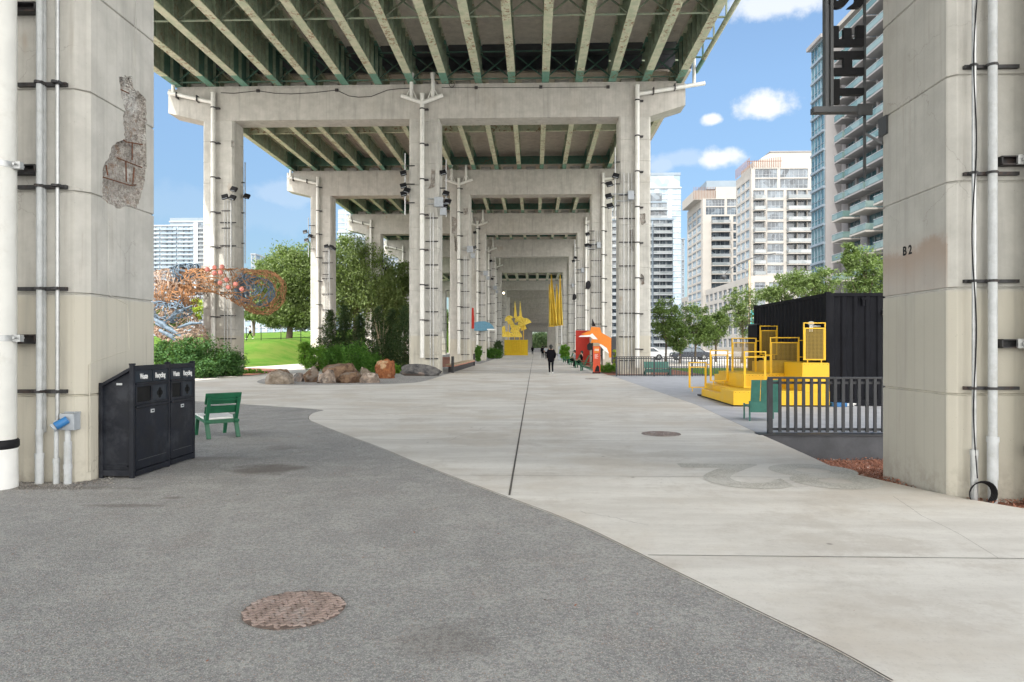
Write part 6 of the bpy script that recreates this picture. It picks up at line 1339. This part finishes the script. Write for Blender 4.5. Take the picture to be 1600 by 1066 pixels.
# ------------- people
def skin_obj(name, V, E, rad, mat, root, sub=2, mod=None):
    me = bpy.data.meshes.new(name); me.from_pydata([tuple(v) for v in V], E, []); o = bpy.data.objects.new(name, me); COL.objects.link(o)
    sk = o.modifiers.new('s', 'SKIN'); sk.use_smooth_shade = True; ss = o.modifiers.new('u', 'SUBSURF'); ss.levels = sub; ss.render_levels = sub
    for i, r in enumerate(rad): d = me.skin_vertices[0].data[i]; d.radius = r if isinstance(r, tuple) else (r, r); d.use_root = (i == 0)
    bpy.context.view_layer.update(); m2 = bpy.data.meshes.new_from_object(o.evaluated_get(bpy.context.evaluated_depsgraph_get())); bpy.data.objects.remove(o)
    m2.materials.clear(); m2.materials.append(MATS[mat]); o = bpy.data.objects.new(name, m2); COL.objects.link(o); o.parent = root; return o
def person(lab, loc, rz, stride=.22, top='coat', legs='coat', hair='hair', h=1.66, coat=True, shoes='shoe', group=None, arms=None):
    t = thing('person', lab, 'person', loc, group, True, rz); k = h/1.7; s = stride
    # facing +Y
    J = dict(pel=(0, 0, .92), wai=(0, .01, 1.08), che=(0, .02, 1.30), nk=(0, .03, 1.46), hd=(0, .05, 1.58), tp=(0, .04, 1.67), hl=(-.10, 0, .88), hr=(.10, 0, .88), kl=(-.07, .5*s+.05, .48), kr=(.075, -.35*s+.05, .49), al=(-.06, s, .09), ar=(.07, -s, .12), tl=(-.07, s+.16, .04), tr=(.085, -s+.14, .05),
             sl=(-.155, .02, 1.38), sr=(.155, .02, 1.38), el=(-.23, -.06, 1.12), er=(.23, -.02, 1.12), wl=(-.19, .10, .95), wr=(.20, .14, .93), fl=(-.17, .16, .90), fr=(.18, .20, .88))
    if arms: J.update(arms)
    K = list(J); V = [Vector(J[a])*k for a in K]; ix = {a: i for i, a in enumerate(K)}
    E = [(ix[a], ix[b]) for a, b in (('pel', 'wai'), ('wai', 'che'), ('che', 'nk'), ('nk', 'hd'), ('hd', 'tp'), ('pel', 'hl'), ('pel', 'hr'), ('hl', 'kl'), ('hr', 'kr'), ('kl', 'al'), ('kr', 'ar'), ('al', 'tl'), ('ar', 'tr'), ('che', 'sl'), ('che', 'sr'), ('sl', 'el'), ('sr', 'er'), ('el', 'wl'), ('er', 'wr'), ('wl', 'fl'), ('wr', 'fr'))]
    rd = dict(pel=.14, wai=.12, che=.14, nk=.055, hd=.088, tp=.06, hl=.085, hr=.085, kl=.06, kr=.06, al=.04, ar=.04, tl=.035, tr=.035, sl=.06, sr=.06, el=.042, er=.042, wl=.03, wr=.03, fl=.035, fr=.035)
    skin_obj('body', V, E, [rd[a]*k for a in K], 'skin', t)
    G_ = lambda names, es, rr, mat, nm: skin_obj(nm, [Vector(J[a])*k for a in names], es, [r*k for r in rr], mat, t)
    G_(['pel', 'hl', 'kl', 'al', 'hr', 'kr', 'ar'], [(0, 1), (1, 2), (2, 3), (0, 4), (4, 5), (5, 6)], [.14, .09, .062, .046, .09, .062, .046], legs, 'trousers')
    if coat: J['hem'] = (0, -.02, .68); G_(['che', 'wai', 'pel', 'hem', 'sl', 'el', 'wl', 'sr', 'er', 'wr'], [(0, 1), (1, 2), (2, 3), (0, 4), (4, 5), (5, 6), (0, 7), (7, 8), (8, 9)], [.145, .175, .215, .235, .085, .078, .062, .085, .078, .062], top, 'coat')
    else: G_(['che', 'wai', 'pel', 'sl', 'el', 'sr', 'er'], [(0, 1), (1, 2), (0, 3), (3, 4), (0, 5), (5, 6)], [.16, .135, .15, .075, .055, .075, .055], top, 'shirt')
    hdv = Vector(J['hd'])*k
    part(MB().ball(hdv+Vector((0, -.025, .03))*k, .105*k, 14, 10, (1, 1.05, 1.15)).ball(hdv+Vector((0, -.07, -.07))*k, .07*k, 10, 8, (1, .6, 1.2)), 'hair', hair, t, smooth=True)
    part(MB().ball(hdv+Vector((0, .098, .0))*k, .016*k, 8, 6), 'nose', 'skin', t)
    for sd_ in (-1, 1): part(MB().ball(hdv+Vector((sd_*.092, .0, .0))*k, .022*k, 8, 6, (.5, 1, 1.3)), 'ear', 'skin', t); part(MB().ball(hdv+Vector((sd_*.032, .082, .03))*k, .010*k, 6, 5), 'eye', 'hair', t)
    for a, b in (('al', 'tl'), ('ar', 'tr')): p, q = Vector(J[a])*k, Vector(J[b])*k; part(MB().tube([p+Vector((0, -.05, .02)), p+Vector((0, .0, .0)), q+Vector((0, .03, -.0))], [.045, .055, .035], 10), 'shoe', shoes, t, smooth=True)
    return t
g = G(861, 586); person('person in a long black coat walking away down the middle of the path', (g.x, g.y, .01), R(6), .20, shoes='shoe', h=1.68)
z = lawnz(XX(391, 86), 86); person('jogger in pale top and dark shorts crossing the lawn', (XX(391, 86), 86, z), R(95), .38, 'white_paint', 'coat', coat=False, h=1.72, arms=dict(el=(-.25, -.2, 1.18), wl=(-.2, .05, 1.2), fl=(-.19, .12, 1.24), er=(.25, .05, 1.14), wr=(.2, .22, 1.22), fr=(.2, .28, 1.27)))
for lab, px, Y, tp in (('far person in a pale top beside the dark clad walker', 853, 80, 'white_wall'), ('far person in black standing left of the pale topped one', 848, 86, 'coat'), ('tiny distant person by the far end of the path', 832, 125, 'coat')): person(lab, (XX(px, Y), Y, .01), R(10), .15, tp, 'coat', coat=(tp == 'coat'), group='far walkers')
def seated(lab, c, rz, top):
    arms = dict(kl=(-.12, .46, .50), kr=(.12, .46, .50), al=(-.12, .50, .08), ar=(.12, .48, .08), tl=(-.13, .64, .05), tr=(.13, .62, .05), pel=(0, 0, .48), hl=(-.1, .05, .46), hr=(.1, .05, .46), wai=(0, -.05, .64), che=(0, -.10, .86), nk=(0, -.11, 1.02), hd=(0, -.08, 1.14), tp=(0, -.09, 1.23), sl=(-.19, -.1, .96), sr=(.19, -.1, .96), el=(-.26, -.02, .72), er=(.26, -.02, .72), wl=(-.16, .22, .60), wr=(.16, .22, .60), fl=(-.12, .30, .58), fr=(.12, .30, .58))
    person(lab, c, rz, .1, top, 'coat', coat=False, h=1.7, arms=arms)
c = G(908, 575); seated('person in black sitting on the second green chair of the row', (c.x-.05, c.y, .0), R(76), 'coat'); c = G(897, 570.5); seated('person in a pale top sitting on the third green chair of the row', (c.x-.05, c.y, .0), R(74), 'white_wall')
